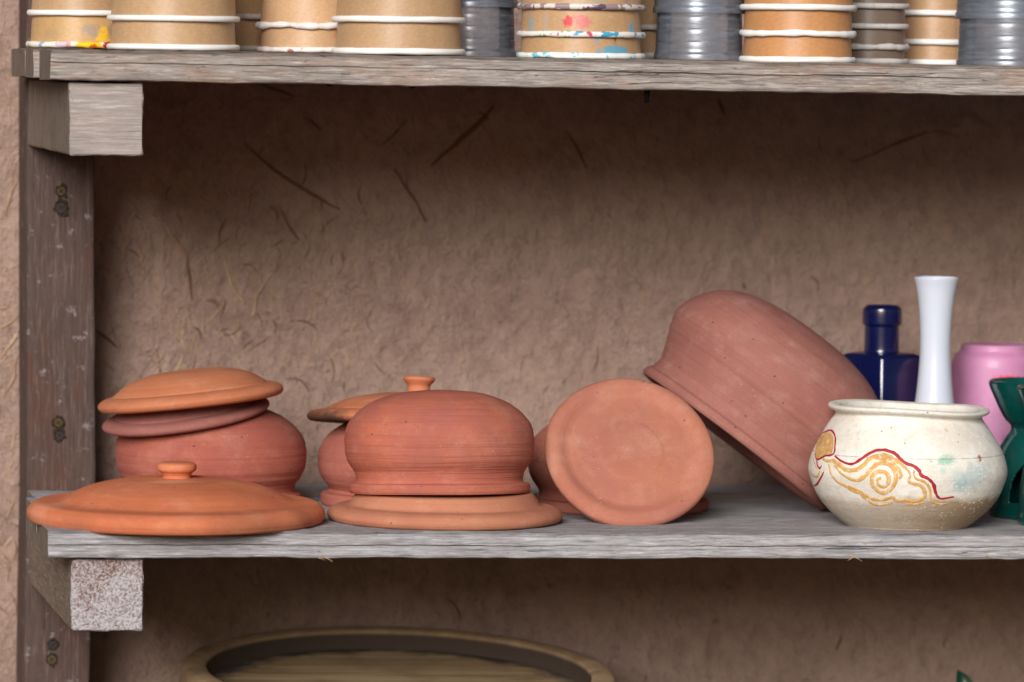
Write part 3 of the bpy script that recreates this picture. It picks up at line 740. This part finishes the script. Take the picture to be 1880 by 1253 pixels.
brush('gold_painted_scroll', [
    ([(150, 545), (190, 565), (240, 562), (290, 592), (350, 640), (430, 645), (500, 605), (560, 545), (640, 512), (720, 522), (800, 560), (850, 600), (895, 640)], 30),
    ([(200, 590), (215, 660), (250, 720), (310, 768), (400, 800), (470, 830), (530, 870), (600, 900), (680, 905), (760, 885), (800, 915), (880, 908), (930, 922), (1000, 910), (1050, 880), (1040, 820), (1000, 775), (930, 760), (905, 735), (920, 690), (900, 640)], 26),
    ([(250, 600), (300, 662), (370, 712), (450, 735), (520, 700), (570, 640), (630, 592), (700, 582), (760, 620), (792, 680), (790, 750), (750, 810), (690, 845), (630, 830), (585, 770), (580, 710), (612, 668), (670, 657), (720, 690), (730, 750), (690, 790), (640, 775), (630, 730), (665, 712)], 29),
    ([(320, 770), (400, 822), (470, 850), (540, 905), (600, 943), (680, 948), (760, 930)], 22),
    ([(955, 645), (965, 715), (1040, 745), (1085, 790), (1100, 860), (1110, 915), (1170, 945), (1250, 935)], 18),
    ([(885, 945), (970, 946), (1050, 932)], 18), ([(40, 650), (66, 690), (95, 702), (128, 650)], 18), ([(600, 540), (700, 552), (790, 600), (840, 680), (820, 720)], 24), ([(60, 530), (78, 580), (100, 640)], 11)],
    M['goldpaint'], [fan])

# ------------------------------------------------------------------ glass and glazed things at the right
def glaze(name, col, rough=0.12, var=0.3, vcol=None, spec=0.5):
    return simple(name, col, rough, spec, var, 0.6, 40, vcol)
M['blue'] = glaze('dark_blue_glass', (10, 20, 68), 0.2, 0.5, (14, 11, 42))
M['white'] = simple('white_porcelain', (204, 211, 226), 0.3, 0.45, 0.06, 0.25, 20)
M['teal'] = glaze('teal_green_glaze', (6, 74, 68), 0.16, 0.5, (4, 54, 54))
def pinkmat(c0):
    s = NT('pink_painted_glass', 0.5, 0.4); n = s.noise(s.map((24, 24, 24)), 1, 5, 0.6)
    c = s.mix(s.rng(n, 0.3, 0.7), (206, 148, 184), (190, 124, 166))
    for p, r, col, a, st_ in c0: c = s.mix(s.math('MULTIPLY', s.blob(p, r, 0.5, 0.3, st_), a), c, col)
    s.b.inputs['Coat Weight'].default_value = 0.12
    return s.done(c)

# blue square bottle
bc = onZ(1614, D(710), zmid); bk = mpp(bc); hb = row(1614, 710) - 648
e = empty('blue_bottle', bc, rotm(0, 0, 32)); tag(e, 'square dark blue glass bottle with a short neck, behind the cream pot', 'bottle')
def rounded_square(half, r, z, n=5):
    out = []
    for q, (sx, sy) in enumerate(((1, 1), (-1, 1), (-1, -1), (1, -1))):
        for i in range(n + 1):
            a = R(90 * q + 90 * i / n); out.append(Vector((sx * (half - r) + r * math.cos(a), sy * (half - r) + r * math.sin(a), z)))
    return out
ringz = [(50, 12, 0), (54, 12, 3), (54, 11, hb * .5), (54, 11, hb - 8), (52, 12, hb - 3), (46, 14, hb), (30, 16, hb + 3)]
vs, fs = [], []
for hf, rr, z in ringz: vs += [v * bk for v in rounded_square(hf, rr, z)]
m = 24
for j in range(len(ringz) - 1):
    for i in range(m): fs.append((j * m + i, j * m + (i + 1) % m, (j + 1) * m + (i + 1) % m, (j + 1) * m + i))
fs.append(tuple(range(m))[::-1]); fs.append(tuple((len(ringz) - 1) * m + i for i in range(m)))
mesh_obj('bottle_body', vs, fs, M['blue'], e)
lathe('neck', [(34, hb + 2), (32.5, hb + 8), (32, hb + 45), (32.5, hb + 50), (36, hb + 53), (36.5, hb + 60), (36, hb + 78), (34, hb + 83), (26, hb + 83), (26, hb + 20), (0.01, hb + 18)], bk, M['blue'], e, seg=48, wob=0.004)

# white vase
vc = onZ(1712, D(470), zmid); vk = mpp(vc); hv = row(1712, 470) - 510
lp = [(0.01, 2), (30, 2), (34, 0), (40, 6), (47, 40), (49, 85), (46, 130), (40, 175), (34, 215), (29.5, 265), (28.2, 300), (29.5, 345), (33, 385), (37, hv - 18), (40.5, hv - 4), (41, hv), (38, hv + 0.5), (35, hv - 12), (28, hv - 60), (25, 300), (30, 200), (0.01, 190)]
o = lathe('bud_vase', lp, vk, M['white'], seg=72, wob=0.003); o.location = vc
tag(o, 'slender white porcelain bud vase with flared mouth, behind the cream pot', 'vase')

# pink jar
pc = onZ(1822, D(690), zmid); pk = mpp(pc); hp = row(1822, 690) - 640
pm = pinkmat([((0.004, -0.038, (hp - 52) * pk), 0.010, (222, 52, 66), 0.95, (1.5, 1, .42)), ((0.028, -0.028, (hp - 28) * pk), 0.005, (70, 70, 160), .8, (1, 1, 1)), ((0.02, -0.034, (hp - 48) * pk), 0.004, (150, 90, 60), .7, (1, 1, 1)), ((0.0, -0.04, (hp - 160) * pk), 0.004, (120, 60, 130), .6, (1, 1, 1))])
o = lathe('pink_jar', [(0.01, 2), (66, 2), (72, 0), (77, 6), (79, 30), (79, 150), (79, hp - 45), (78, hp - 26), (74, hp - 13), (66, hp - 5), (63, hp - 1), (62, hp + 6), (56, hp + 9), (48, hp + 8), (0.01, hp + 6)], pk, pm, seg=72, wob=0.006); o.location = pc
tag(o, 'pink painted glass jar with a red paint smear, behind the teal burner', 'jar')

# teal oil burners
def burner(xc, t, label, root=None):
    c = onZ(xc, D(t), zmid)
    if root is not None:
        r = root.copy(); COL.objects.link(r); r.location = c
        for ch in root.children:
            q = ch.copy(); COL.objects.link(q); q.parent = r
        return tag(r, label, 'oil burner', 'teal ceramic oil burners at the right of the shelf')
    k = mpp(c); e = empty('oil_burner', c, rotm(0, 0, -8)); tag(e, label, 'oil burner', 'teal ceramic oil burners at the right of the shelf')
    prof = [(84, 0), (87, 4), (87.5, 14), (86, 24), (85.5, 40), (84, 70), (79, 100), (70, 128), (59, 148), (52, 158), (50, 164), (53, 170), (62, 180), (74, 202), (84, 226), (90, 246), (91, 250), (87, 250), (80, 232), (66, 206), (45, 190), (0.01, 186)]
    def skip(j, a, z):
        d = abs((a - 1.5 * math.pi + math.pi) % (2 * math.pi) - math.pi)
        if not 30 < z < 118: return False
        return d < 0.78 * math.sqrt(max(0, 1 - ((z - 40) / 78.0) ** 2)) if z > 40 else d < 0.78
    o = lathe('burner_body', prof, k, M['teal'], e, seg=160, n=8, wob=0.003, skip=skip)
    md = o.modifiers.new('thickness', 'SOLIDIFY'); md.thickness = 7 * k; md.offset = -1
    lathe('candle_floor', [(0.01, 26), (60, 26), (79, 26), (79, 20), (0.01, 20)], k, M['teal'], e, seg=64)
    return e
b1 = burner(1903, 345, 'teal green glazed oil burner with an arched opening, beside the cream pot')
burner(1957, 165, 'teal glazed oil burner cut off by the right edge, in front of the other', b1)

# ------------------------------------------------------------------ cups on the upper shelf
def kraft(name, base, seed, stains=()):
    s = NT(name, 0.42, 0.45)
    n = s.noise(s.map((12, 12, 12), (seed, 1, 2)), 1, 5, 0.6); f = s.noise(s.map((240, 240, 420), (seed, 0, 0)), 1, 4, 0.7); v = s.noise(s.map((120, 120, 9), (1, seed, 0)), 1, 3)
    c = s.mix(s.rng(n, 0.35, 0.68), base, tuple(int(q * 0.9) for q in base))
    c = s.mix(s.rng(f, 0.45, 0.72, 0, 0.4), c, tuple(int(q * 0.78) for q in base))
    c = s.mix(s.rng(f, 0.42, 0.25, 0, 0.4), c, tuple(min(255, int(q * 1.12)) for q in base))
    c = s.mix(s.rng(v, 0.5, 0.75, 0, 0.3), c, tuple(int(q * 0.86) for q in base))
    for p, r, col, a, st_ in stains: c = s.mix(s.math('MULTIPLY', s.blob(p, r, 0.6, 0.25, st_), a), c, col)
    s.bump(f, 0.25, 0.0006)
    return s.done(c)
def rimmat(name, base=(236, 236, 234), splash=(), seed=0.0, dirt=0.06, blobs=()):
    s = NT(name, 0.5, 0.4); c = s.mix(0.0, base, base)
    d = s.noise(s.map((60, 60, 60), (seed, 2, 2)), 1, 5, 0.7)
    c = s.mix(s.rng(d, 0.5, 0.72, 0, dirt * 2), c, (150, 142, 136))
    for i, (col, thr) in enumerate(splash):
        q = s.noise(s.map((75, 75, 75), (seed * 3 + i * 7.3, i * 3.1, seed)), 1, 4, 0.6)
        c = s.mix(s.rng(q, thr, thr + 0.03), c, col)
    for p, r, col, a, st_ in blobs: c = s.mix(s.math('MULTIPLY', s.blob(p, r, 0.35, 0.15, st_), a), c, col)
    return s.done(c)
def clear_mat():
    s = NT('clear_plastic', 0.1, 0.5)
    s.t.nodes.remove(s.b)
    out = [n for n in s.n if n.type == 'OUTPUT_MATERIAL'][0]
    tr = s.new('ShaderNodeBsdfTransparent'); tr.inputs[0].default_value = (0.80, 0.84, 0.90, 1)
    gl = s.new('ShaderNodeBsdfGlossy'); gl.inputs['Roughness'].default_value = 0.27; gl.inputs['Color'].default_value = (0.5, 0.54, 0.6, 1)
    df = s.new('ShaderNodeBsdfDiffuse'); df.inputs[0].default_value = (0.36, 0.40, 0.47, 1)
    fr = s.new('ShaderNodeFresnel'); fr.inputs[0].default_value = 1.5
    n = s.noise(s.map((40, 40, 300)), 1, 4, 0.6)
    m1 = s.new('ShaderNodeMixShader'); s.put(m1.inputs[0], s.rng(n, 0.35, 0.7, 0.16, 0.34)); s.t.links.new(tr.outputs[0], m1.inputs[1]); s.t.links.new(df.outputs[0], m1.inputs[2])
    m2 = s.new('ShaderNodeMixShader'); s.put(m2.inputs[0], s.math('MULTIPLY_ADD', fr.outputs[0], 1.1, 0.09)); s.t.links.new(m1.outputs[0], m2.inputs[1]); s.t.links.new(gl.outputs[0], m2.inputs[2])
    b = s.new('ShaderNodeBump'); s.put(b.inputs['Height'], n); b.inputs['Strength'].default_value = 0.15; b.inputs['Distance'].default_value = 0.001
    s.t.links.new(b.outputs[0], gl.inputs['Normal'])
    s.t.links.new(m2.outputs[0], out.inputs[0])
    return s.m
M['clear'] = clear_mat()
PG = 'paper cups stacked upside down on the upper shelf'; CG = 'clear plastic cups stacked upside down on the upper shelf'
KR = (187, 152, 115); KO = (192, 138, 90); KB = (124, 106, 92)
W0 = rimmat('white_rim'); W1 = rimmat('grey_dusty_rim', (196, 192, 188), (), 2.0, 0.4)
def paper_cup(xc, t, r, yr, label, body, rim, bump_=0.0, rr=5.6, seam=None, torn=False, seed=0.0, turn=None):
    base = onZ(xc, D(t), ztop); k = mpp(base); z = (proj(base)[1] - yr) * k - rr * k * 0.95
    z = max(z, 0.0)
    e = empty('paper_cup', base + Vector((0, 0, z)), rotm(0, 0, seed * 40 if turn is None else turn)); 
    rb = r - 8; H = 230
    body_o = lathe('cup_body', [(rb, rr * .9), (rb - 0.2, rr * 2), (rb - H * .028, H * .5), (rb - H * .056, H - 4), (rb - H * .056 - 4, H), (0.01, H)], k, body, e, seg=88, n=4, wob=0.005, seed=seed)
    seg, vs, fs = 96, [], []
    for i in range(seg):
        a = 2 * math.pi * i / seg
        lift = 0.7 * noise.noise((math.cos(a) * 1.2 + seed, math.sin(a) * 1.2, seed)) + bump_ * 4 * max(0, noise.noise((math.cos(a) * 2 + seed * 3, math.sin(a) * 2, 5 + seed)))
        thick = rr * (1 + 0.12 * noise.noise((math.cos(a) * 3, math.sin(a) * 3, seed)) + bump_ * 0.5 * noise.noise((math.cos(a) * 5 + 3, math.sin(a) * 5, seed)))
        for q in range(10):
            b = 2 * math.pi * q / 10
            rad = (r - rr * 0.9) + thick * 0.9 * math.cos(b)
            vs.append((rad * k * math.cos(a), rad * k * math.sin(a), (rr + thick * math.sin(b) + lift) * k))
    for i in range(seg):
        for q in range(10): fs.append((i * 10 + q, ((i + 1) % seg) * 10 + q, ((i + 1) % seg) * 10 + (q + 1) % 10, i * 10 + (q + 1) % 10))
    mesh_obj('rim', vs, fs, rim, e)
    if seam is not None:                                # overlap of the rolled paper: a thin raised strip
        vs, fs = [], []
        for j in range(9):
            zz = rr * 2 + (H - 12 - rr * 2) * j / 8; rad = rb - zz * .056 + 0.55
            for a in (seam, seam + 0.03, seam + 0.06):
                vs.append((rad * k * math.cos(R(-90) + a), rad * k * math.sin(R(-90) + a), zz * k)); rad -= 0.2
        for j in range(8):
            for q in range(2): fs.append((j * 3 + q, j * 3 + q + 1, (j + 1) * 3 + q + 1, (j + 1) * 3 + q))
        mesh_obj('seam', vs, fs, body, e)
    return tag(e, label, 'paper cup', PG)
def plastic_cup(xc, t, r, yr, label, skirt=True, seed=0.0):
    base = onZ(xc, D(t), ztop); k = mpp(base); z = max(0.0, (proj(base)[1] - yr) * k)
    pr = [(r, 0), (r, 3), (r - 1, 11)]
    zz = 14
    for i in range(7):
        pr += [(r - 3 - i * .7, zz), (r - 3.2 - i * .7, zz + 14), (r - 4.0 - i * .7, zz + 17), (r - 3.6 - i * .7, zz + 20)]; zz += 23
    pr += [(r - 12, 225), (r - 18, 230), (0.01, 230)]
    o = lathe('plastic_cup', pr, k, M['clear'], seg=88, n=2, wob=0.004, seed=seed); o.location = base + Vector((0, 0, z))
    return tag(o, label, 'plastic cup', CG)

q = MM
k1 = kraft('kraft_yellow_dirty', (200, 162, 112), 1.0, (((0.018, -0.044, 0.012), 0.007, (236, 190, 40), .9, (1, 1, 1)), ((0.005, -0.045, 0.016), 0.009, (150, 140, 140), .6, (1, 1, .6)), ((0.028, -0.038, 0.014), 0.008, (150, 128, 110), .5, (1, 1, 1)), ((-0.03, -0.036, 0.012), 0.010, (170, 140, 104), .6, (1, 1, .5)), ((0.03, -0.038, 0.018), 0.003, (232, 190, 60), .8, (1, 1, 1))))
k2 = kraft('kraft_plain', KR, 2.0); k4 = kraft('kraft_pale', (200, 162, 124), 4.0, (((0.02, -0.047, 0.02), 0.005, (196, 96, 74), .8, (1, 1, 1.4)), ((-0.03, -0.04, 0.01), 0.003, (110, 150, 150), .5, (1, 1, 1))))
k7a = kraft('kraft_painted_low', (192, 154, 114), 7.0, (((0.02, -0.05, 0.008), 0.010, (60, 160, 196), .8, (1.6, 1, .4)), ((0.004, -0.053, 0.02), 0.004, (80, 150, 210), .6, (.8, 1, 1.4)), ((0.022, -0.05, 0.02), 0.003, (60, 50, 50), .6, (.5, 1, 1.6))))
k7b = kraft('kraft_painted_middle', (196, 158, 118), 8.0, (((-0.024, -0.05, 0.014), 0.0042, (204, 30, 46), .95, (1, 1, 1.3)), ((-0.012, -0.053, 0.014), 0.0075, (206, 90, 100), .7, (1.2, 1, .8)), ((0.037, -0.04, 0.008), 0.004, (70, 170, 204), .9, (1, 1, 1.3)), ((-0.052, -0.02, 0.012), 0.005, (120, 160, 170), .6, (.6, 1, 1.8)), ((-0.042, -0.036, 0.014), 0.0045, (170, 160, 150), .6, (.5, 1, 2))))
k7c = kraft('kraft_painted_high', (192, 156, 120), 9.0, (((0.0, -0.053, 0.012), 0.006, (110, 160, 170), .6, (2, 1, .7)), ((0.03, -0.045, 0.012), 0.006, (130, 110, 130), .5, (1, 1, 1))))
k10 = kraft('kraft_orange', KO, 10.0); k11 = kraft('kraft_grey_brown', KB, 11.0); k12 = kraft('kraft_tan', (186, 148, 112), 12.0)
r1 = rimmat('rim_yellow_red_paint', (232, 228, 214), (((150, 170, 200), 0.64), ((176, 90, 80), 0.68)), 4.3, 0.15, (((0.004, -0.051, 0.003), 0.010, (240, 194, 26), 1, (1.2, 1, 1)), ((0.008, -0.051, 0.001), 0.004, (206, 70, 40), .9, (1.2, 1, .7)), ((0.0215, -0.047, 0.003), 0.005, (170, 40, 30), 1, (1, 1, 1)), ((-0.022, -0.047, 0.003), 0.006, (190, 160, 190), .7, (1.3, 1, 1)), ((-0.016, -0.049, 0.003), 0.003, (214, 130, 120), .7, (1, 1, 1))))
r7a = rimmat('rim_blue_paint', (232, 236, 232), (((110, 196, 214), 0.56), ((60, 90, 110), 0.72)), 2.2)
r7b = rimmat('rim_mixed_paint', (228, 226, 222), (((70, 160, 196), 0.58), ((198, 70, 100), 0.6), ((120, 160, 60), 0.65), ((70, 50, 70), 0.69)), 5.5)
r7c = rimmat('rim_purple_paint', (216, 208, 204), (((150, 130, 134), 0.5), ((90, 74, 96), 0.6), ((150, 170, 60), 0.68)), 6.6)
r4 = rimmat('rim_stained', (230, 224, 220), (((176, 110, 104), 0.62), ((120, 150, 190), 0.68)), 3.1, 0.3)
paper_cup(147, 310, 99, 83, 'kraft cup with yellow and red paint on its rim, lowest of the leftmost stack', k1, r1, 0.5, 5.5, seed=1.0, turn=0)
paper_cup(148, 310, 99, 25, 'kraft cup with clean white rim, second up in the leftmost stack', k1.copy() if False else k2, W0, 0, 5.5, seed=1.4)
paper_cup(318, 138, 122.5, 87, 'kraft cup at the bottom of the wide clean stack beside the paint-spattered leftmost cups', k2, W0, 0, 5.5, seed=2.0)
paper_cup(318, 138, 122.5, 35, 'kraft cup second up in the wide clean stack beside the leftmost cups', k2, W0, 0, 5.5, seed=2.3)
paper_cup(412, 440, 88, 89, 'shaded kraft cup at the back, lowest of the stack behind the second stack', k2, W1, 0, 5.5, seed=3.0)
paper_cup(412, 440, 88, 31, 'shaded kraft cup at the back, upper one behind the second stack', k2, W1, 0, 5.5, seed=3.3)
paper_cup(569, 305, 100, 92, 'pale kraft cup with a red smear, lowest of the stack with the torn rim', k4, r4, 0.5, 5, seed=4.0, turn=0)
paper_cup(569, 305, 100, 49, 'pale kraft cup with a torn crumpled white rim, above the one with a red smear', k4, r4, 1.0, 6, seed=4.6)
paper_cup(731.5, 136, 123.5, 95, 'kraft cup lowest of the wide clean stack left of the grey plastic cups', k2, W0, 0, 5.9, seed=5.0)
paper_cup(731.5, 136, 123.5, 37, 'kraft cup second up in the wide clean stack left of the grey plastic cups', k2, W0, 0, 5.9, seed=5.3)
plastic_cup(862, 310, 86, 104, 'clear plastic cup lowest between the clean stack and the paint-splashed stack', seed=1.0)
plastic_cup(862, 310, 89, 14, 'clear plastic cup upper one between the clean stack and the paint-splashed stack', seed=2.0)
paper_cup(1066, 130, 119, 103, 'kraft cup with light blue paint on its rim, lowest of the paint-splashed stack', k7a, r7a, 0.6, 5.5, seam=0.42, seed=0.0)
paper_cup(1066, 130, 119, 64, 'kraft cup with red finger marks, middle of the paint-splashed stack', k7b, r7b, 0.5, 5.5, seam=0.55, seed=0.05)
paper_cup(1066, 130, 119, 14, 'kraft cup with purple grey paint on its rim, top of the paint-splashed stack', k7c, r7c, 0.5, 5.5, seam=0.1, seed=0.1)
paper_cup(1160, 350, 70, 102, 'narrow kraft cup lowest behind the right side of the paint-splashed stack', k2, W1, 0, 5.5, seed=8.0)
paper_cup(1160, 350, 70, 51, 'narrow kraft cup upper one behind the right side of the paint-splashed stack', k2, W1, 0, 5.5, seed=8.3)
plastic_cup(1283, 205, 83, 110, 'clear plastic cup lowest of the stack left of the orange kraft cups', seed=3.0)
plastic_cup(1283, 205, 86, 25, 'clear plastic cup upper one of the stack left of the orange kraft cups', seed=4.0)
paper_cup(1464, 126, 108, 111, 'orange kraft cup lowest of its stack, white rim on the plank', k10, W0, 0.2, 5.8, seed=10.0)
paper_cup(1464, 126, 108, 63, 'orange kraft cup in the middle of its stack, white rim kinked at right', k10, W0, 0.7, 5.8, seed=10.4)
paper_cup(1464, 126, 108, 15, 'orange kraft cup topmost of its stack of three', k10, W0, 0.2, 5.8, seed=10.8)
paper_cup(1594, 350, 75, 126, 'grey brown cup lowest of the dull stack behind the orange cups', k11, W1, 0, 5.5, seed=11.0)
paper_cup(1594, 350, 75, 87, 'grey brown cup with a split in its rim, second up in the dull stack', k11, W1, 0.6, 6, seed=11.3)
paper_cup(1594, 350, 75, 49, 'grey brown cup third up in the dull stack behind the orange cups', k11, W1, 0, 5.5, seed=11.6)
paper_cup(1594, 350, 75, 12, 'grey brown cup topmost of the dull stack behind the orange cups', k11, W1, 0, 5.5, seed=11.9)
paper_cup(1716, 500, 80, 121, 'tan kraft cup lowest of the stack by the rightmost clear cups', k12, W0, 0, 5.5, seam=0.12, seed=0.2)
paper_cup(1716, 500, 80, 78, 'tan kraft cup second up in the stack by the rightmost clear cups', k12, W0, 0, 5.5, seam=0.12, seed=0.2)
paper_cup(1716, 500, 80, 25, 'tan kraft cup topmost of the stack by the rightmost clear cups', k12, W0, 0, 5.5, seam=0.12, seed=0.2)
plastic_cup(1852, 245, 97, 124, 'clear plastic cup lowest at the right end of the upper shelf', seed=5.0)
plastic_cup(1852, 245, 100, 36, 'clear plastic cup upper one at the right end of the upper shelf', seed=6.0)

# ------------------------------------------------------------------ barrel under the shelf
bcn = atY(733, 1229, D(560)); kb = mpp(bcn)
def barrel_wood(name, light, dark, head):
    s = NT(name, 0.85, 0.25); x, y, z = s.sep()
    sc = (5, 95, 95) if head else (26, 26, 9)
    g = s.noise(s.map(sc), 1, 6, 0.65, 0.4); b = s.noise(s.map((16, 16, 16), (2, 5, 1)), 1, 5, 0.65)
    c = s.mix(s.rng(g, 0.34, 0.66) if head else s.rng(g, 0.15, 0.6), dark, light); c = s.mix(s.rng(b, 0.48, 0.7, 0, 0.55), c, (122, 92, 62))
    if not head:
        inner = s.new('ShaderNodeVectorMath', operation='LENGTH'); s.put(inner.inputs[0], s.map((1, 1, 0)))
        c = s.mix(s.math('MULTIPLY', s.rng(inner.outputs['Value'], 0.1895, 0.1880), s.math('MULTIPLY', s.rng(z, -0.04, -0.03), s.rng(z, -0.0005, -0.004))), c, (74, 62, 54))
    if head:
        l = s.noise(s.map((1.5, 260, 1), (0, 1, 0)), 1, 2); c = s.mix(s.rng(l, 0.6, 0.68, 0, 0.7), c, (206, 176, 132))
        rad = s.new('ShaderNodeVectorMath', operation='LENGTH'); s.put(rad.inputs[0], s.map((1, 1, 0)))
        st_ = s.math('ADD', rad.outputs['Value'], s.math('MULTIPLY', s.math('SUBTRACT', b, 0.5), 0.07))
        c = s.mix(s.rng(st_, 0.158, 0.176, 0, 0.9), c, (58, 56, 60))
    s.bump(g, 0.5, 0.0015)
    return s.done(c)
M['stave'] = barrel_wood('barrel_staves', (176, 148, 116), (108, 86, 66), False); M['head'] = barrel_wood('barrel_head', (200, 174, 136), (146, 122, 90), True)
bt = empty('wooden_barrel', bcn, rotm(5.0, 0.6)); tag(bt, 'old wooden barrel with a raised rim round its top, under the middle shelf', 'barrel')
HB = 1200
sv_, sf_ = [], []
prof = smooth_profile([(340, -40), (349, -24), (353, -7), (356, 0), (372, 3.5), (390, 2), (398, -6), (402, -30), (420, -160), (446, -380), (455, -600), (446, -820), (420, -1040), (396, -1190), (380, -1196)], 4)
seg = 216
for p in prof:
    for i in range(seg):
        a = 2 * math.pi * i / seg; ph = (i % 12) / 12.0
        gr = 1 - 0.004 * (1 if ph == 0 else 0) + 0.003 * noise.noise((i // 12 * 3.3, p[1] * .004, 1)) + 0.0012 * noise.noise((math.cos(a) * 9, math.sin(a) * 9, p[1] * .02))
        sv_.append((p[0] * kb * gr * math.cos(a), p[0] * kb * gr * math.sin(a), (p[1] + 0.8 * noise.noise((math.cos(a) * 14, math.sin(a) * 14, 3))) * kb))
for j in range(len(prof) - 1):
    for i in range(seg): sf_.append((j * seg + i, j * seg + (i + 1) % seg, (j + 1) * seg + (i + 1) % seg, (j + 1) * seg + i))
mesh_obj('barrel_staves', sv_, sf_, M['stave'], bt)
lathe('barrel_head', [(0.01, -33), (200, -33), (349, -33), (349, -47), (0.01, -47)], kb, M['head'], bt, seg=96, wob=0.0)
for zz, rr in ((-230, 431), (-820, 450)):
    lathe('hoop', [(rr + (3 if zz > -600 else 1), zz), (rr + 6, zz), (rr + 8 + (6 if zz > -600 else -6), zz - 50), (rr + 4, zz - 50), (rr + (3 if zz > -600 else 1), zz)], kb, M['steel'], bt, seg=96, wob=0.0)

# ------------------------------------------------------------------ plant tip at the bottom right
tip = atY(1757, 1229, D(760)); kp = mpp(tip)
M['leaf'] = simple('dark_green_leaf', (22, 62, 44), 0.4, 0.5, 0.5, scale=90)
pl = empty('leafy_plant', (tip.x + 0.02, tip.y, GROUND)); tag(pl, 'dark green leafy plant tip poking up at the bottom right below the shelf', 'plant')
def leaf(base, tipp, w, side):
    vs, fs = [], []; d = tipp - base
    for i in range(11):
        f = i / 10; c = base + d * f + Vector((0, -0.012 * math.sin(math.pi * f), 0.01 * math.sin(math.pi * f)))
        ww = w * math.sin(math.pi * min(1, f ** .8)) ** .8
        for q in (-1, -.5, 0, .5, 1): vs.append(c + side * ww * q + Vector((0, -0.004 * abs(q) * (1 if i not in (0, 10) else 0), 0)) - pl.location)
    for i in range(10):
        for q in range(4): fs.append((i * 5 + q, i * 5 + q + 1, (i + 1) * 5 + q + 1, (i + 1) * 5 + q))
    return mesh_obj('leaf', vs, fs, M['leaf'], pl)
leaf(tip + Vector((0.012, 0, -0.06)), tip, 0.0105, Vector((1, -.2, .1)).normalized())
for a, L, zz in ((30, .07, -.10), (150, .08, -.12), (260, .08, -.16), (80, .08, -.2), (200, .09, -.24), (330, .09, -.28)):
    b = tip + Vector((0.016, 0, zz)); leaf(b, b + Vector((math.cos(R(a)) * L, math.sin(R(a)) * L * .6, .02)), 0.013, Vector((-math.sin(R(a)), math.cos(R(a)), .1)).normalized())
seg, vs, fs = 8, [], []
for j in range(9):
    f = j / 8; z = (tip.z - .05 - GROUND) * f
    for i in range(seg): vs.append((-0.004 + .012 * f - .004 + 0.0035 * (1 - .5 * f) * math.cos(i * math.pi / 4), 0.0035 * (1 - .5 * f) * math.sin(i * math.pi / 4), z))
for j in range(8):
    for i in range(seg): fs.append((j * seg + i, j * seg + (i + 1) % seg, (j + 1) * seg + (i + 1) % seg, (j + 1) * seg + i))
mesh_obj('stem', vs, fs, M['leaf'], pl)

# ------------------------------------------------------------------ light
ELEV, AZ = 21.0, 22.0          # low bright sky in front, a little to the left
w = bpy.data.worlds.new('World'); scene.world = w; w.use_nodes = True
nt = w.node_tree; bg = nt.nodes['Background']
sky = nt.nodes.new('ShaderNodeTexSky'); sky.sky_type = 'NISHITA'; sky.sun_disc = False
sky.sun_elevation = R(ELEV); sky.dust_density = 3.0; sky.air_density = 1.0; sky.ozone_density = 1.0
L = Vector((-math.sin(R(AZ)) * math.cos(R(ELEV)), -math.cos(R(AZ)) * math.cos(R(ELEV)), math.sin(R(ELEV))))   # towards the sun
sky.sun_rotation = math.atan2(L.x, L.y)
nt.links.new(sky.outputs[0], bg.inputs[0]); bg.inputs[1].default_value = 0.05
sd = bpy.data.lights.new('sun', 'SUN'); sd.energy = 5.0; sd.angle = R(27); sd.color = (1.0, 0.975, 0.95)
so = bpy.data.objects.new('sun', sd); COL.objects.link(so); so.rotation_euler = L.to_track_quat('Z', 'Y').to_euler()
vsn = scene.view_settings
vsn.view_transform = 'Standard'; vsn.look = 'None'; vsn.gamma = 1; vsn.use_curve_mapping = False; vsn.exposure = -0.35
scene.display_settings.display_device = 'sRGB'
scene.cycles.use_denoising = True; scene.cycles.denoiser = 'OPENIMAGEDENOISE'; scene.cycles.denoising_prefilter = 'ACCURATE'; scene.cycles.denoising_input_passes = 'RGB_ALBEDO_NORMAL'; scene.cycles.use_adaptive_sampling = False
scene.cycles.max_bounces = 10; scene.cycles.transparent_max_bounces = 24
